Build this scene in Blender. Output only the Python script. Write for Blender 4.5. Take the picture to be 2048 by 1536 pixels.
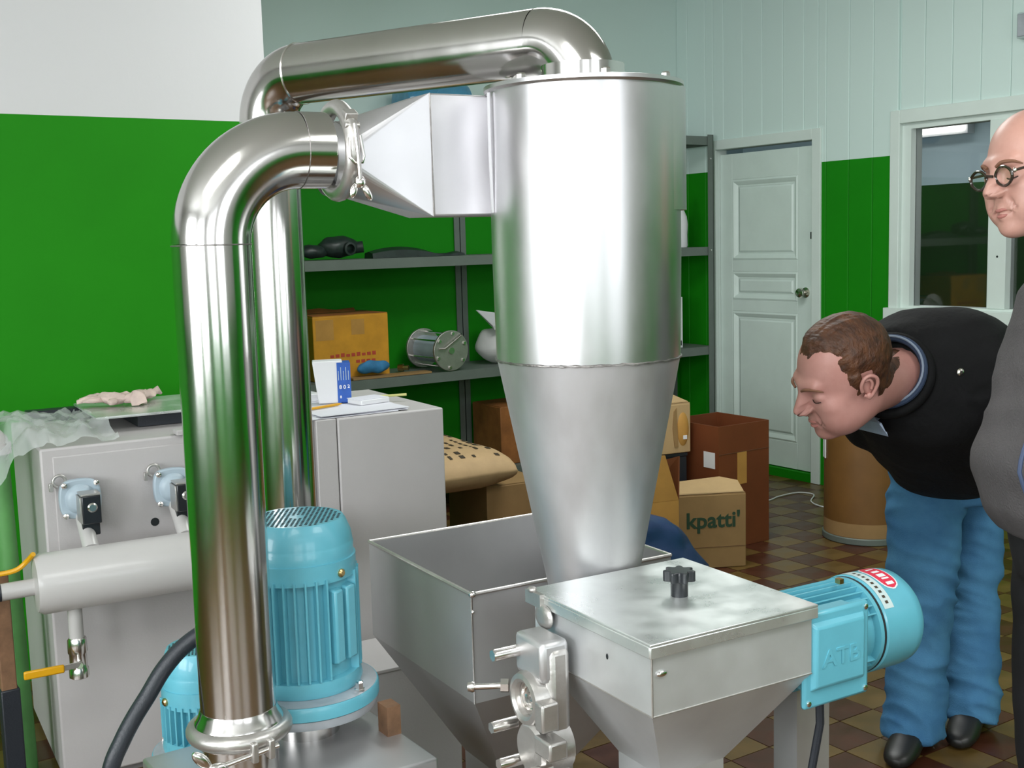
import bpy, bmesh, math, random
import numpy as np
from mathutils import Vector, Matrix, noise as mnoise
random.seed(7)
PI = math.pi
scn = bpy.context.scene
for o in list(bpy.data.objects):
    bpy.data.objects.remove(o, do_unlink=True)
COL = scn.collection

# ------------------------------------------------------------------ camera
cam_d = bpy.data.cameras.new('camera')
cam = bpy.data.objects.new('camera', cam_d)
COL.objects.link(cam)
cam_d.sensor_width = 36.0
cam_d.lens = 41.34
cam_d.clip_start = 0.05
cam.matrix_world = Matrix(((0.8321, 0.0903, -0.5473, 0.0),
                           (-0.5540, 0.0866, -0.8280, 0.0),
                           (-0.0274, 0.9921, 0.1221, 1.47),
                           (0, 0, 0, 1)))
scn.camera = cam

# ------------------------------------------------------------------ light
scn.view_settings.view_transform = 'Standard'
scn.view_settings.look = 'None'
scn.view_settings.gamma = 1.0
scn.view_settings.use_curve_mapping = False
scn.view_settings.exposure = 0.0
W = bpy.data.worlds.new('daylight')
scn.world = W
W.use_nodes = True
W.node_tree.nodes['Background'].inputs[0].default_value = (0.80, 0.90, 1.0, 1)
W.node_tree.nodes['Background'].inputs[1].default_value = 1.0

def area(name, loc, rot, sx, sy, power, col):
    d = bpy.data.lights.new(name, 'AREA')
    d.shape = 'RECTANGLE'; d.size = sx; d.size_y = sy
    d.energy = power; d.color = col
    o = bpy.data.objects.new(name, d)
    o.location = loc; o.rotation_euler = rot
    COL.objects.link(o)
    return o
DAY = (0.95, 0.98, 1.0)
# daylight outside the windows of the left wall and of the wall behind the camera
for (y0, y1) in ((-2.4, -0.4), (0.2, 2.2)):
    area('window_daylight', (-3.38, (y0+y1)/2, 1.75), (0, -PI/2, 0), 1.7, y1-y0, 125, DAY)
for (x0, x1) in ((-2.4, -0.5), (0.2, 2.0)):
    area('window_daylight', ((x0+x1)/2, -3.38, 1.75), (PI/2, 0, 0), x1-x0, 1.7, 34, DAY)
for (x, y, p_) in ((-0.6, 0.4, 40), (2.4, -0.2, 44), (2.9, 3.4, 46)):  # added fill lights under the ceiling: soft brightness without glare on the upright steel
    area('ceiling_fill_light', (x, y, 2.96), (0, 0, 0), 1.5, 1.2, p_, (0.97, 1.0, 0.98))

# ------------------------------------------------------------------ materials
MATS = {}
def pbr(name, col, rough=0.5, metal=0.0, var=0.0, scale=8.0, bump=0.0, bscale=60.0, stretch=None,
        rvar=0.0, coat=0.0, spec=0.5, trans=0.0, alpha=1.0, aniso=0.0, col2=None):
    m = bpy.data.materials.new(name); m.use_nodes = True
    nt = m.node_tree; b = nt.nodes['Principled BSDF']; L = nt.links
    b.inputs['Base Color'].default_value = (*col, 1)
    b.inputs['Roughness'].default_value = rough
    b.inputs['Metallic'].default_value = metal
    b.inputs['Coat Weight'].default_value = coat
    b.inputs['Specular IOR Level'].default_value = spec
    b.inputs['Transmission Weight'].default_value = trans
    b.inputs['Alpha'].default_value = alpha
    b.inputs['Anisotropic'].default_value = aniso
    tc = nt.nodes.new('ShaderNodeTexCoord')
    mp = nt.nodes.new('ShaderNodeMapping')
    L.new(tc.outputs['Object'], mp.inputs[0])
    if stretch: mp.inputs['Scale'].default_value = stretch
    if var > 0 or rvar > 0 or col2:
        n = nt.nodes.new('ShaderNodeTexNoise'); n.inputs['Scale'].default_value = scale
        n.inputs['Detail'].default_value = 6; n.inputs['Roughness'].default_value = 0.6
        L.new(mp.outputs[0], n.inputs['Vector'])
        r = nt.nodes.new('ShaderNodeValToRGB')
        r.color_ramp.elements[0].position = 0.3; r.color_ramp.elements[1].position = 0.7
        c2 = col2 if col2 else tuple(min(1, c*(1+var)) for c in col)
        c1 = col if col2 else tuple(c*(1-var) for c in col)
        r.color_ramp.elements[0].color = (*c1, 1); r.color_ramp.elements[1].color = (*c2, 1)
        L.new(n.outputs['Fac'], r.inputs[0])
        if var > 0 or col2: L.new(r.outputs[0], b.inputs['Base Color'])
        if rvar > 0:
            mr = nt.nodes.new('ShaderNodeMapRange')
            mr.inputs[1].default_value = 0.3; mr.inputs[2].default_value = 0.7
            mr.inputs[3].default_value = max(0.02, rough-rvar); mr.inputs[4].default_value = rough+rvar
            L.new(n.outputs['Fac'], mr.inputs[0]); L.new(mr.outputs[0], b.inputs['Roughness'])
    if bump > 0:
        n2 = nt.nodes.new('ShaderNodeTexNoise'); n2.inputs['Scale'].default_value = bscale
        n2.inputs['Detail'].default_value = 4
        L.new(mp.outputs[0], n2.inputs['Vector'])
        bp = nt.nodes.new('ShaderNodeBump'); bp.inputs['Strength'].default_value = bump
        bp.inputs['Distance'].default_value = 0.004
        L.new(n2.outputs['Fac'], bp.inputs['Height']); L.new(bp.outputs[0], b.inputs['Normal'])
    MATS[name] = m
    return m

def two_tone(name, height, green, white, rough=0.6):
    """wall paint: green up to a line, white above it (a real painted line on the wall)"""
    m = pbr(name, white, rough, bump=0.12, bscale=35, spec=0.2)
    nt = m.node_tree; L = nt.links; b = nt.nodes['Principled BSDF']
    g = nt.nodes.new('ShaderNodeNewGeometry'); s = nt.nodes.new('ShaderNodeSeparateXYZ')
    L.new(g.outputs['Position'], s.inputs[0])
    c = nt.nodes.new('ShaderNodeMath'); c.operation = 'GREATER_THAN'; c.inputs[1].default_value = height
    L.new(s.outputs['Z'], c.inputs[0])
    n = nt.nodes.new('ShaderNodeTexNoise'); n.inputs['Scale'].default_value = 3.0; n.inputs['Detail'].default_value = 5
    L.new(g.outputs['Position'], n.inputs['Vector'])
    r = nt.nodes.new('ShaderNodeValToRGB')
    r.color_ramp.elements[0].color = (*[v*0.88 for v in green], 1)
    r.color_ramp.elements[1].color = (*[min(1, v*1.1) for v in green], 1)
    L.new(n.outputs['Fac'], r.inputs[0])
    mx = nt.nodes.new('ShaderNodeMix'); mx.data_type = 'RGBA'
    L.new(c.outputs[0], mx.inputs[0]); L.new(r.outputs[0], mx.inputs[6]); mx.inputs[7].default_value = (*white, 1)
    L.new(mx.outputs[2], b.inputs['Base Color'])
    return m

GREEN = (0.013, 0.240, 0.003)
two_tone('paint_left', 1.925, GREEN, (0.70, 0.69, 0.70))
two_tone('paint_right', 1.855, (0.008, 0.235, 0.004), (0.66, 0.80, 0.76))
two_tone('paint_window', 1.05, GREEN, (0.70, 0.69, 0.70))
pbr('white_wall', (0.72, 0.72, 0.72), 0.6, bump=0.1, bscale=30)
pbr('ceiling_white', (0.75, 0.75, 0.74), 0.7, bump=0.1, bscale=20)
pbr('door_white', (0.69, 0.80, 0.75), 0.42, var=0.04, scale=5)
pbr('frame_white', (0.70, 0.79, 0.745), 0.45, var=0.03, scale=5)
pbr('dark_grout', (0.035, 0.018, 0.012), 0.8, var=0.3)
pbr('tile_yellow', (0.130, 0.076, 0.021), 0.36, var=0.3, scale=9, rvar=0.1)
pbr('tile_red', (0.070, 0.021, 0.010), 0.36, var=0.3, scale=9, rvar=0.1)
pbr('polished_steel', (0.69, 0.67, 0.65), 0.17, 1.0, var=0.05, scale=6, rvar=0.05, stretch=(1, 1, .25))
pbr('brushed_steel', (0.62, 0.61, 0.62), 0.34, 1.0, var=0.07, scale=5, rvar=0.07, stretch=(1, 1, .5), bump=0.03, bscale=18)
pbr('cone_steel', (0.55, 0.54, 0.555), 0.47, 0.82, var=0.10, scale=7, rvar=0.07, stretch=(1, 1, .5), bump=0.05, bscale=18)
pbr('duct_steel', (0.60, 0.59, 0.61), 0.42, .8, var=0.05, scale=5, rvar=0.06)
pbr('hopper_steel', (0.56, 0.555, 0.56), 0.42, 0.75, var=0.06, scale=4, rvar=0.06)
pbr('box_steel', (0.70, 0.71, 0.72), 0.46, 0.7, var=0.06, scale=7, rvar=0.06)
pbr('lid_steel', (0.74, 0.77, 0.76), 0.33, 0.75, var=0.10, scale=9, rvar=0.12, bump=0.05, bscale=14)
pbr('cast_steel', (0.52, 0.50, 0.48), 0.36, 0.8, var=0.08, scale=30, bump=0.15, bscale=90)
pbr('weld_steel', (0.33, 0.31, 0.30), 0.45, 1.0, var=0.3, scale=40, bump=0.4, bscale=140)
pbr('bright_bolt', (0.85, 0.82, 0.80), 0.2, 1.0)
pbr('blue_enamel', (0.125, 0.44, 0.55), 0.36, coat=0.3, var=0.06, scale=10, bump=0.06, bscale=60)
pbr('pale_blue_metal', (0.40, 0.49, 0.56), 0.40, var=0.06, scale=12)
pbr('hole_black', (0.012, 0.016, 0.018), 0.8)
pbr('flange_grey', (0.43, 0.46, 0.50), 0.42, 0.3, var=0.12, scale=14)
pbr('cabinet_grey', (0.50, 0.475, 0.475), 0.5, var=0.03, scale=4, bump=0.12, bscale=160)
pbr('cabinet_seam', (0.20, 0.19, 0.19), 0.7)
pbr('tank_grey', (0.52, 0.505, 0.495), 0.36, var=0.03, scale=5, coat=0.2)
pbr('black_plastic', (0.014, 0.016, 0.020), 0.3, coat=0.2)
pbr('black_rubber', (0.020, 0.024, 0.032), 0.42, bump=0.2, bscale=200)
pbr('yellow_plastic', (0.72, 0.36, 0.005), 0.4, var=0.06)
pbr('green_hose', (0.10, 0.30, 0.085), 0.5, var=0.15, scale=8)
pbr('rust_brown', (0.20, 0.105, 0.055), 0.7, var=0.45, scale=12, bump=0.3, bscale=50)
pbr('paper', (0.72, 0.72, 0.78), 0.7, var=0.02)
pbr('card_tan', (0.31, 0.185, 0.072), 0.75, var=0.10, scale=7, bump=0.1, bscale=60)
pbr('card_pale', (0.50, 0.335, 0.165), 0.75, var=0.08, scale=7, bump=0.1, bscale=60)
pbr('card_orange', (0.50, 0.255, 0.055), 0.75, var=0.12, scale=7, bump=0.1, bscale=60)
pbr('card_brown', (0.165, 0.044, 0.012), 0.6, var=0.12, scale=5, bump=0.08, bscale=60)
pbr('card_yellow', (0.62, 0.285, 0.018), 0.6, var=0.14, scale=9, bump=0.1, bscale=60)
pbr('card_rust', (0.31, 0.115, 0.030), 0.65, var=0.25, scale=12, bump=0.15, bscale=60)
pbr('card_inside', (0.12, 0.055, 0.025), 0.8, var=0.2)
pbr('drum_fibre', (0.175, 0.082, 0.020), 0.5, var=0.12, scale=6)
pbr('sack_paper', (0.54, 0.36, 0.19), 0.7, var=0.10, scale=9, bump=0.35, bscale=22)
pbr('print_dark', (0.05, 0.035, 0.02), 0.7)
pbr('print_green', (0.020, 0.055, 0.026), 0.7)
pbr('print_red', (0.48, 0.06, 0.03), 0.7)
pbr('tarp_blue', (0.012, 0.035, 0.115), 0.42, var=0.25, scale=6, bump=0.35, bscale=14)
pbr('shelf_grey', (0.155, 0.185, 0.165), 0.5, 0.2, var=0.08, scale=8)
pbr('dark_tool', (0.018, 0.030, 0.026), 0.4, var=0.4, scale=25)
pbr('white_plastic', (0.72, 0.72, 0.74), 0.4, var=0.02)
pbr('box_blue', (0.020, 0.095, 0.42), 0.4, var=0.15, scale=30)
pbr('cloth_blue', (0.035, 0.20, 0.42), 0.75, var=0.2, scale=20, bump=0.4, bscale=50)
pbr('glove_cotton', (0.52, 0.40, 0.37), 0.85, scale=22, bump=0.6, bscale=60, col2=(0.72, 0.57, 0.50))
pbr('film_plastic', (0.80, 0.85, 0.84), 0.16, alpha=0.34, bump=0.5, bscale=25)
pbr('film_white', (0.75, 0.74, 0.74), 0.3, alpha=0.75, bump=0.4, bscale=25)
pbr('bottle_blue', (0.08, 0.40, 0.66), 0.12, trans=0.55, alpha=0.75)
pbr('bottle_cap_blue', (0.01, 0.13, 0.62), 0.35)
pbr('red_sticker', (0.70, 0.035, 0.075), 0.35)
pbr('silver_sticker', (0.55, 0.66, 0.66), 0.4)
pbr('label_white', (0.80, 0.80, 0.82), 0.5)
pbr('brass', (0.62, 0.45, 0.20), 0.28, 1.0)
pbr('wood_stick', (0.62, 0.60, 0.22), 0.5)
pbr('skin_ruddy', (0.50, 0.235, 0.200), 0.46, var=0.06, scale=18, bump=0.06, bscale=200, col2=(0.57, 0.29, 0.25))
pbr('skin_bald', (0.52, 0.27, 0.215), 0.42, var=0.06, scale=18, bump=0.06, bscale=200, col2=(0.58, 0.32, 0.26))
pbr('lip', (0.42, 0.165, 0.14), 0.45)
pbr('lash_dark', (0.045, 0.02, 0.015), 0.7)
pbr('eye_white', (0.62, 0.58, 0.55), 0.2)
pbr('iris', (0.05, 0.07, 0.08), 0.15)
pbr('hair_auburn', (0.035, 0.014, 0.008), 0.55, var=0.5, scale=60, stretch=(1, .14, .6), bump=1.0, bscale=170, col2=(0.140, 0.052, 0.020))
pbr('brow_hair', (0.20, 0.09, 0.05), 0.7)
pbr('jacket_black', (0.0042, 0.0042, 0.0048), 0.8, var=0.25, scale=14, bump=0.4, bscale=90, spec=0.25)
pbr('shirt_blue', (0.24, 0.29, 0.38), 0.8, var=0.08, scale=20)
pbr('collar_navy', (0.03, 0.05, 0.10), 0.8)
pbr('denim', (0.042, 0.140, 0.290), 0.85, scale=6, bump=0.35, bscale=260, col2=(0.085, 0.245, 0.42), spec=.2)
pbr('knit_grey', (0.085, 0.078, 0.080), 0.85, var=0.12, scale=10, bump=0.6, bscale=220)
pbr('zip_blue', (0.06, 0.085, 0.16), 0.6)
pbr('trousers_black', (0.010, 0.010, 0.012), 0.8, var=0.2, scale=10)
pbr('shoe_black', (0.012, 0.011, 0.010), 0.4)
pbr('horn_frame', (0.030, 0.020, 0.014), 0.22, coat=0.5)
pbr('lens_glass', (0.9, 0.88, 0.85), 0.03, trans=0.9, alpha=0.12)
pbr('metal_trim', (0.75, 0.72, 0.65), 0.2, 1.0)
# window pane: real glass, thin
gm = bpy.data.materials.new('window_glass'); gm.use_nodes = True
nt = gm.node_tree; nt.nodes.remove(nt.nodes['Principled BSDF'])
tr = nt.nodes.new('ShaderNodeBsdfTransparent'); gl = nt.nodes.new('ShaderNodeBsdfGlossy'); gl.inputs['Roughness'].default_value = 0.03
fr = nt.nodes.new('ShaderNodeFresnel'); fr.inputs[0].default_value = 1.5
mx = nt.nodes.new('ShaderNodeMixShader')
nt.links.new(fr.outputs[0], mx.inputs[0]); nt.links.new(tr.outputs[0], mx.inputs[1]); nt.links.new(gl.outputs[0], mx.inputs[2])
nt.links.new(mx.outputs[0], nt.nodes['Material Output'].inputs[0])
MATS['window_glass'] = gm
def emis(name, col, s):
    m = bpy.data.materials.new(name); m.use_nodes = True
    b = m.node_tree.nodes['Principled BSDF']
    b.inputs['Base Color'].default_value = (*col, 1)
    b.inputs['Emission Color'].default_value = (*col, 1); b.inputs['Emission Strength'].default_value = s
    MATS[name] = m
emis('tube_light', (0.95, 0.97, 0.90), 2.6)

# ------------------------------------------------------------------ mesh builder
class MB:
    def __init__(s): s.v = []; s.f = []; s.mi = []; s.cur = 0
    def add(s, vs, fs):
        n = len(s.v); s.v += [tuple(map(float, p)) for p in vs]
        s.f += [tuple(i+n for i in f) for f in fs]; s.mi += [s.cur]*len(fs)
        return s
    def bb(s, x0, x1, y0, y1, z0, z1):
        return s.add([(x0,y0,z0),(x1,y0,z0),(x1,y1,z0),(x0,y1,z0),(x0,y0,z1),(x1,y0,z1),(x1,y1,z1),(x0,y1,z1)],
                     [(0,3,2,1),(4,5,6,7),(0,1,5,4),(1,2,6,5),(2,3,7,6),(3,0,4,7)])
    def box(s, c, d, rz=0.0, rx=0.0, ry=0.0):
        M = Matrix.Translation(c) @ Matrix.Rotation(rz,4,'Z') @ Matrix.Rotation(ry,4,'Y') @ Matrix.Rotation(rx,4,'X')
        hx, hy, hz = d[0]/2, d[1]/2, d[2]/2
        vs = [M @ Vector(p) for p in [(-hx,-hy,-hz),(hx,-hy,-hz),(hx,hy,-hz),(-hx,hy,-hz),(-hx,-hy,hz),(hx,-hy,hz),(hx,hy,hz),(-hx,hy,hz)]]
        return s.add(vs, [(0,3,2,1),(4,5,6,7),(0,1,5,4),(1,2,6,5),(2,3,7,6),(3,0,4,7)])
    def rings(s, R, cap0=True, cap1=True, closed=False):
        n = len(R[0]); vs = [p for r in R for p in r]; fs = []
        m = len(R)
        for i in range(m if closed else m-1):
            a = i*n; b = ((i+1) % m)*n
            for j in range(n):
                k = (j+1) % n
                fs.append((a+j, a+k, b+k, b+j))
        if not closed:
            if cap0: fs.append(tuple(reversed(range(n))))
            if cap1: fs.append(tuple(range((m-1)*n, m*n)))
        return s.add(vs, fs)
    def tube(s, path, r, seg=12, caps=True, closed=False, ref=None):
        P = [Vector(p) for p in path]; n = len(P)
        rr = r if isinstance(r, (list, tuple)) else [r]*n
        T = []
        for i in range(n):
            a = P[(i-1) % n] if (closed or i > 0) else P[i]
            b = P[(i+1) % n] if (closed or i < n-1) else P[i]
            T.append((b-a).normalized())
        up = Vector(ref) if ref else (Vector((0,0,1)) if abs(T[0].z) < 0.9 else Vector((1,0,0)))
        N = (up - T[0]*up.dot(T[0])).normalized()
        R = []
        for i in range(n):
            N = (N - T[i]*N.dot(T[i])).normalized(); B = T[i].cross(N)
            R.append([P[i] + N*(rr[i]*math.cos(2*PI*j/seg)) + B*(rr[i]*math.sin(2*PI*j/seg)) for j in range(seg)])
        return s.rings(R, caps, caps, closed)
    def cyl(s, p0, p1, r, seg=20, r1=None):
        return s.tube([p0, p1], [r, r if r1 is None else r1], seg)
    def lathe(s, prof, c=(0,0,0), axis=(0,0,1), seg=32, caps=True):
        A = Vector(axis).normalized(); up = Vector((0,0,1)) if abs(A.z) < .9 else Vector((1,0,0))
        N = (up - A*up.dot(A)).normalized(); B = A.cross(N); C = Vector(c)
        R = [[C + A*h + N*(r*math.cos(2*PI*j/seg)) + B*(r*math.sin(2*PI*j/seg)) for j in range(seg)] for (r, h) in prof]
        return s.rings(R, caps, caps)
    def prism(s, poly, off):
        o = Vector(off); n = len(poly); P = [Vector(p) for p in poly]
        return s.add(P + [p+o for p in P], [tuple(reversed(range(n))), tuple(range(n, 2*n))] +
                     [(i, (i+1) % n, n+(i+1) % n, n+i) for i in range(n)])
    def ell(s, c, r, seg=16, rg=10, rot=None):
        R = []
        M = rot if rot else Matrix.Identity(3)
        for i in range(1, rg):
            t = PI*i/rg
            R.append([Vector(c) + M @ Vector((r[0]*math.sin(t)*math.cos(2*PI*j/seg), r[1]*math.sin(t)*math.sin(2*PI*j/seg), -r[2]*math.cos(t))) for j in range(seg)])
        return s.rings(R)
    def grid(s, P):
        n = len(P[0]); vs = [p for r in P for p in r]
        return s.add(vs, [(i*n+j, i*n+j+1, (i+1)*n+j+1, (i+1)*n+j) for i in range(len(P)-1) for j in range(n-1)])

def arc(c, r, u, v, a0, a1, n):
    C = Vector(c); U = Vector(u); V = Vector(v)
    return [C + U*(r*math.cos(a0+(a1-a0)*i/n)) + V*(r*math.sin(a0+(a1-a0)*i/n)) for i in range(n+1)]

XF = {}
def thing(name, label, cat, loc=(0,0,0), rotz=0.0, group=None):
    o = bpy.data.objects.new(name, None); COL.objects.link(o)
    o.empty_display_size = 0.05
    o.location = loc; o.rotation_euler = (0, 0, rotz)
    o['label'] = label; o['category'] = cat
    if group: o['group'] = group
    XF[o.name] = Matrix.Translation(loc) @ Matrix.Rotation(rotz, 4, 'Z')
    return o
def mk(name, mb, mats, inv=None, smooth=True, ang=35):
    me = bpy.data.meshes.new(name)
    vs = mb.v if inv is None else [tuple(inv @ Vector(p)) for p in mb.v]
    me.from_pydata(vs, [], mb.f)
    for mm in (mats if isinstance(mats, (list, tuple)) else [mats]): me.materials.append(MATS[mm])
    if any(mb.mi): me.polygons.foreach_set('material_index', mb.mi)
    bm = bmesh.new(); bm.from_mesh(me); bmesh.ops.recalc_face_normals(bm, faces=bm.faces); bm.to_mesh(me); bm.free()
    if smooth:
        me.shade_smooth()
        me.set_sharp_from_angle(angle=math.radians(ang))
    return me
def part(name, mb, mats, parent, world=False, bevel=0.0, label=None, smooth=True, ang=35):
    """one mesh object; coordinates are the thing's own unless world=True"""
    inv = None
    if parent is not None and world:
        p = parent
        while p.parent: p = p.parent
        inv = XF[p.name].inverted()
    o = bpy.data.objects.new(name, mk(name, mb, mats, inv, smooth, ang)); COL.objects.link(o)
    if parent is not None: o.parent = parent
    if bevel > 0:
        b = o.modifiers.new('bevel', 'BEVEL'); b.width = bevel; b.segments = 2; b.limit_method = 'ANGLE'; b.angle_limit = math.radians(40)
    if label: o['label'] = label
    return o
def solo(name, mb, mats, label, cat, group=None, loc=None, **k):
    o = part(name, mb, mats, None, **k)
    if loc is not None:
        L = Vector(loc)
        for v in o.data.vertices: v.co -= L
        o.location = L
    o['label'] = label; o['category'] = cat
    if group: o['group'] = group
    return o
def struct(name, mb, mats, parent=None, **k):
    o = part(name, mb, mats, parent, **k)
    if parent is None: o['kind'] = 'structure'
    return o
def clone(o, parent, loc=None, rot=None):
    c = o.copy(); COL.objects.link(c); c.parent = parent
    if loc is not None: c.location = loc
    if rot is not None: c.rotation_euler = rot
    return c
def text(name, body, size, M, mat, parent, extrude=0.0008, bold=0.0, sx=1.0, shear=0.0):
    cu = bpy.data.curves.new(name, 'FONT'); cu.body = body; cu.size = size; cu.extrude = extrude
    cu.offset = bold; cu.shear = shear; cu.align_x = 'CENTER'; cu.align_y = 'CENTER'
    cu.resolution_u = 3
    t = bpy.data.objects.new(name, cu); COL.objects.link(t)
    dg = bpy.context.evaluated_depsgraph_get()
    me = bpy.data.meshes.new_from_object(t.evaluated_get(dg))
    bpy.data.objects.remove(t, do_unlink=True)
    me.transform(M @ Matrix.Diagonal((sx, 1, 1, 1)))
    me.materials.clear(); me.materials.append(MATS[mat])
    o = bpy.data.objects.new(name, me); COL.objects.link(o); o.parent = parent
    return o
def frame(o, x, z):
    """matrix whose local x runs along x, local y along z, at o"""
    X = Vector(x).normalized(); Z = Vector(z).normalized(); N = X.cross(Z)
    return Matrix(((X.x, Z.x, N.x, o[0]), (X.y, Z.y, N.y, o[1]), (X.z, Z.z, N.z, o[2]), (0,0,0,1)))
def lump(mb, amp, freq, seed=0.0):
    out = []
    for p in mb.v:
        q = Vector(p)*freq + Vector((seed, seed*1.7, -seed))
        n = Vector((mnoise.noise(q), mnoise.noise(q+Vector((31,7,3))), mnoise.noise(q+Vector((5,17,43)))))
        out.append(tuple(Vector(p) + n*amp))
    mb.v = out
    return mb

# ================================================================== SETTING
XL, XR, YF, YB, ZC = -3.2, 5.2, -3.2, 5.85, 3.0
YA = 4.2      # nearer stretch of the back wall, on the left
XA = 1.72
fl = struct('floor', MB().bb(XL-.1, XR+.1, YF-.1, YB+.1, -0.12, -0.008), 'dark_grout')
pitch = 0.15
ox, oy = 4.101-0.075, 3.879-0.075
tm = [mk('tile', MB().bb(-.0735, .0735, -.0735, .0735, -.010, 0), m, smooth=False) for m in ('tile_yellow', 'tile_red')]
rest = MB()
ci, si = 0.547, 0.828
n_t = 0
for i in range(-48, 8):
    for j in range(-47, 14):
        x = ox + (i+.5)*pitch; y = oy + (j+.5)*pitch
        if not (XL < x < XR and YF < y < YB): continue
        if x < XA+.05 and y > YA-.02: continue
        dep = x*ci + y*si; lat = x*.832 - y*.554
        k = (i+j) % 2
        dz = 0.0012*mnoise.noise(Vector((x*9, y*9, 0)))
        if 2.9 < dep < 6.9 and 0.16 < lat/dep < 0.455 and n_t < 298:
            t = bpy.data.objects.new('tile', tm[k]); COL.objects.link(t); t.parent = fl
            t.location = (x, y, dz-.0012); n_t += 1
        else:
            rest.cur = k
            rest.bb(x-.0735, x+.0735, y-.0735, y+.0735, -.010, dz-.0012)
r_ = part('tiles', rest, ['tile_yellow', 'tile_red'], fl, smooth=False); r_['kind'] = 'stuff'

struct('ceiling', MB().bb(XL-.1, XR+.1, YF-.1, YB+.1, ZC, ZC+.1), 'ceiling_white')
struct('wall_back', MB().bb(XA-.06, XR+.1, YB, YB+.1, 0, ZC), 'paint_right')
struct('wall_back_left', MB().bb(XL, XA, YA, YB, -.008, ZC), 'paint_left')

def wall_with_holes(mb, axis, a0, a1, t0, t1, holes, z1=ZC):
    """slab between t0 and t1 with rectangular openings (b0, b1, zlo, zhi)"""
    def blk(p, q, zl, zh):
        if q-p < 1e-4 or zh-zl < 1e-4: return
        if axis == 'y': mb.bb(t0, t1, p, q, zl, zh)
        else: mb.bb(p, q, t0, t1, zl, zh)
    cur = a0
    for (b0, b1, zl, zh) in sorted(holes):
        blk(cur, b0, 0, z1); blk(b0, b1, 0, zl); blk(b0, b1, zh, z1); cur = b1
    blk(cur, a1, 0, z1)
    return mb
DOOR = (4.665, 5.515, 0.0, 2.005)
WIN = (2.60, 4.10, 1.045, 2.02)
wr = struct('wall_right', wall_with_holes(MB(), 'y', YF-.1, YB+.1, XR+.018, XR+.10, [DOOR, WIN]), 'paint_right')
# tongue-and-groove boards on the right wall, each cut round the door and the window
def board(y0, y1):
    segs = [(0.0, ZC)]
    for (a, b, zl, zh) in (DOOR, WIN):
        if y0 >= a-1e-6 and y1 <= b+1e-6:
            out = []
            for (p, q) in segs:
                if zl > p: out.append((p, zl))
                if zh < q: out.append((zh, q))
            segs = out
    for (p, q) in segs:
        yield MB().prism([(XR+.018, y0, p), (XR+.004, y0+.001, p), (XR, y0+.005, p), (XR, y1-.005, p), (XR+.004, y1-.001, p), (XR+.018, y1, p)], (0, 0, q-p))
edges = [5.85] + [5.748-.163*i for i in range(0, 22)]
cuts = sorted(set([round(e, 4) for e in edges] + [DOOR[0], DOOR[1], WIN[0], WIN[1]]), reverse=True)
for a, b in zip(cuts[:-1], cuts[1:]):
    if a-b < 0.02: continue
    for mb in board(b, a): part('board', mb, 'paint_right', wr, smooth=False)
low = cuts[-1]; far_b = MB()
while low > YF:
    for mb in board(low-.163, low): far_b.add(mb.v, mb.f)
    low -= .163
fb = part('boards', far_b, 'paint_right', wr, smooth=False); fb['kind'] = 'stuff'

# door
d1 = struct('door_1', wall_with_holes(MB(), 'y', DOOR[0]-.03, DOOR[1]+.03, XR-.012, XR+.012, [(DOOR[0]+.035, DOOR[1]-.03, -1, 1.985)], 2.045), 'frame_white', bevel=.003)
struct('door_jamb', MB().bb(XR+.012, XR+.085, DOOR[0]+.005, DOOR[0]+.035, 0, 2.0).bb(XR+.012, XR+.085, DOOR[1]-.03, DOOR[1]-.005, 0, 2.0).bb(XR+.012, XR+.085, DOOR[0]+.035, DOOR[1]-.03, 1.985, 2.0), 'frame_white', d1)
ly0, ly1, lx = DOOR[0]+.038, DOOR[1]-.033, XR+.028
pans = [(1.304, 1.797), (1.058, 1.234), (0.215, 0.988)]
py0, py1 = 4.838, 5.378
leaf = MB().bb(lx+.018, lx+.04, ly0, ly1, .055, 1.955)
leaf.bb(lx, lx+.018, ly0, py0, .055, 1.955).bb(lx, lx+.018, py1, ly1, .055, 1.955)
zs = [.055] + [v for p in reversed(pans) for v in p] + [1.955]
for a, b in zip(zs[0::2], zs[1::2]): leaf.bb(lx, lx+.018, py0, py1, a, b)
part('door_leaf', leaf, 'door_white', d1, bevel=.002)
for (a, b) in pans:
    m = MB()
    R = []
    for ins, xx in ((0, lx+.001), (.012, lx-.004), (.024, lx+.003), (.036, lx+.014), (.046, lx+.014)):
        R.append([(xx, py0+ins, a+ins), (xx, py1-ins, a+ins), (xx, py1-ins, b-ins), (xx, py0+ins, b-ins)])
    m.rings(R, False, False)
    part('moulding', m, 'door_white', d1, ang=20)
    part('door_panel', MB().rings([[(lx+.016, py0+.046, a+.046), (lx+.016, py1-.046, a+.046), (lx+.016, py1-.046, b-.046), (lx+.016, py0+.046, b-.046)],
                                   [(lx+.008, py0+.058, a+.058), (lx+.008, py1-.058, a+.058), (lx+.008, py1-.058, b-.058), (lx+.008, py0+.058, b-.058)]]), 'door_white', d1, ang=10)
kn = part('door_knob', MB().lathe([(.030, 0), (.030, .004), (.012, .008), (.012, .028), (.024, .034), (.030, .046), (.026, .060), (.010, .066)], (lx, 4.775, 1.115), (-1, 0, 0), 24), 'metal_trim', d1, label='shiny round metal door knob')
part('keyhole', MB().bb(lx-.003, lx+.002, 4.725, 4.741, 1.425, 1.465), 'black_plastic', d1)
part('threshold', MB().bb(XR-.002, XR+.09, DOOR[0]+.036, DOOR[1]-.031, -.008, .05), 'paint_right', d1)

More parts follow.
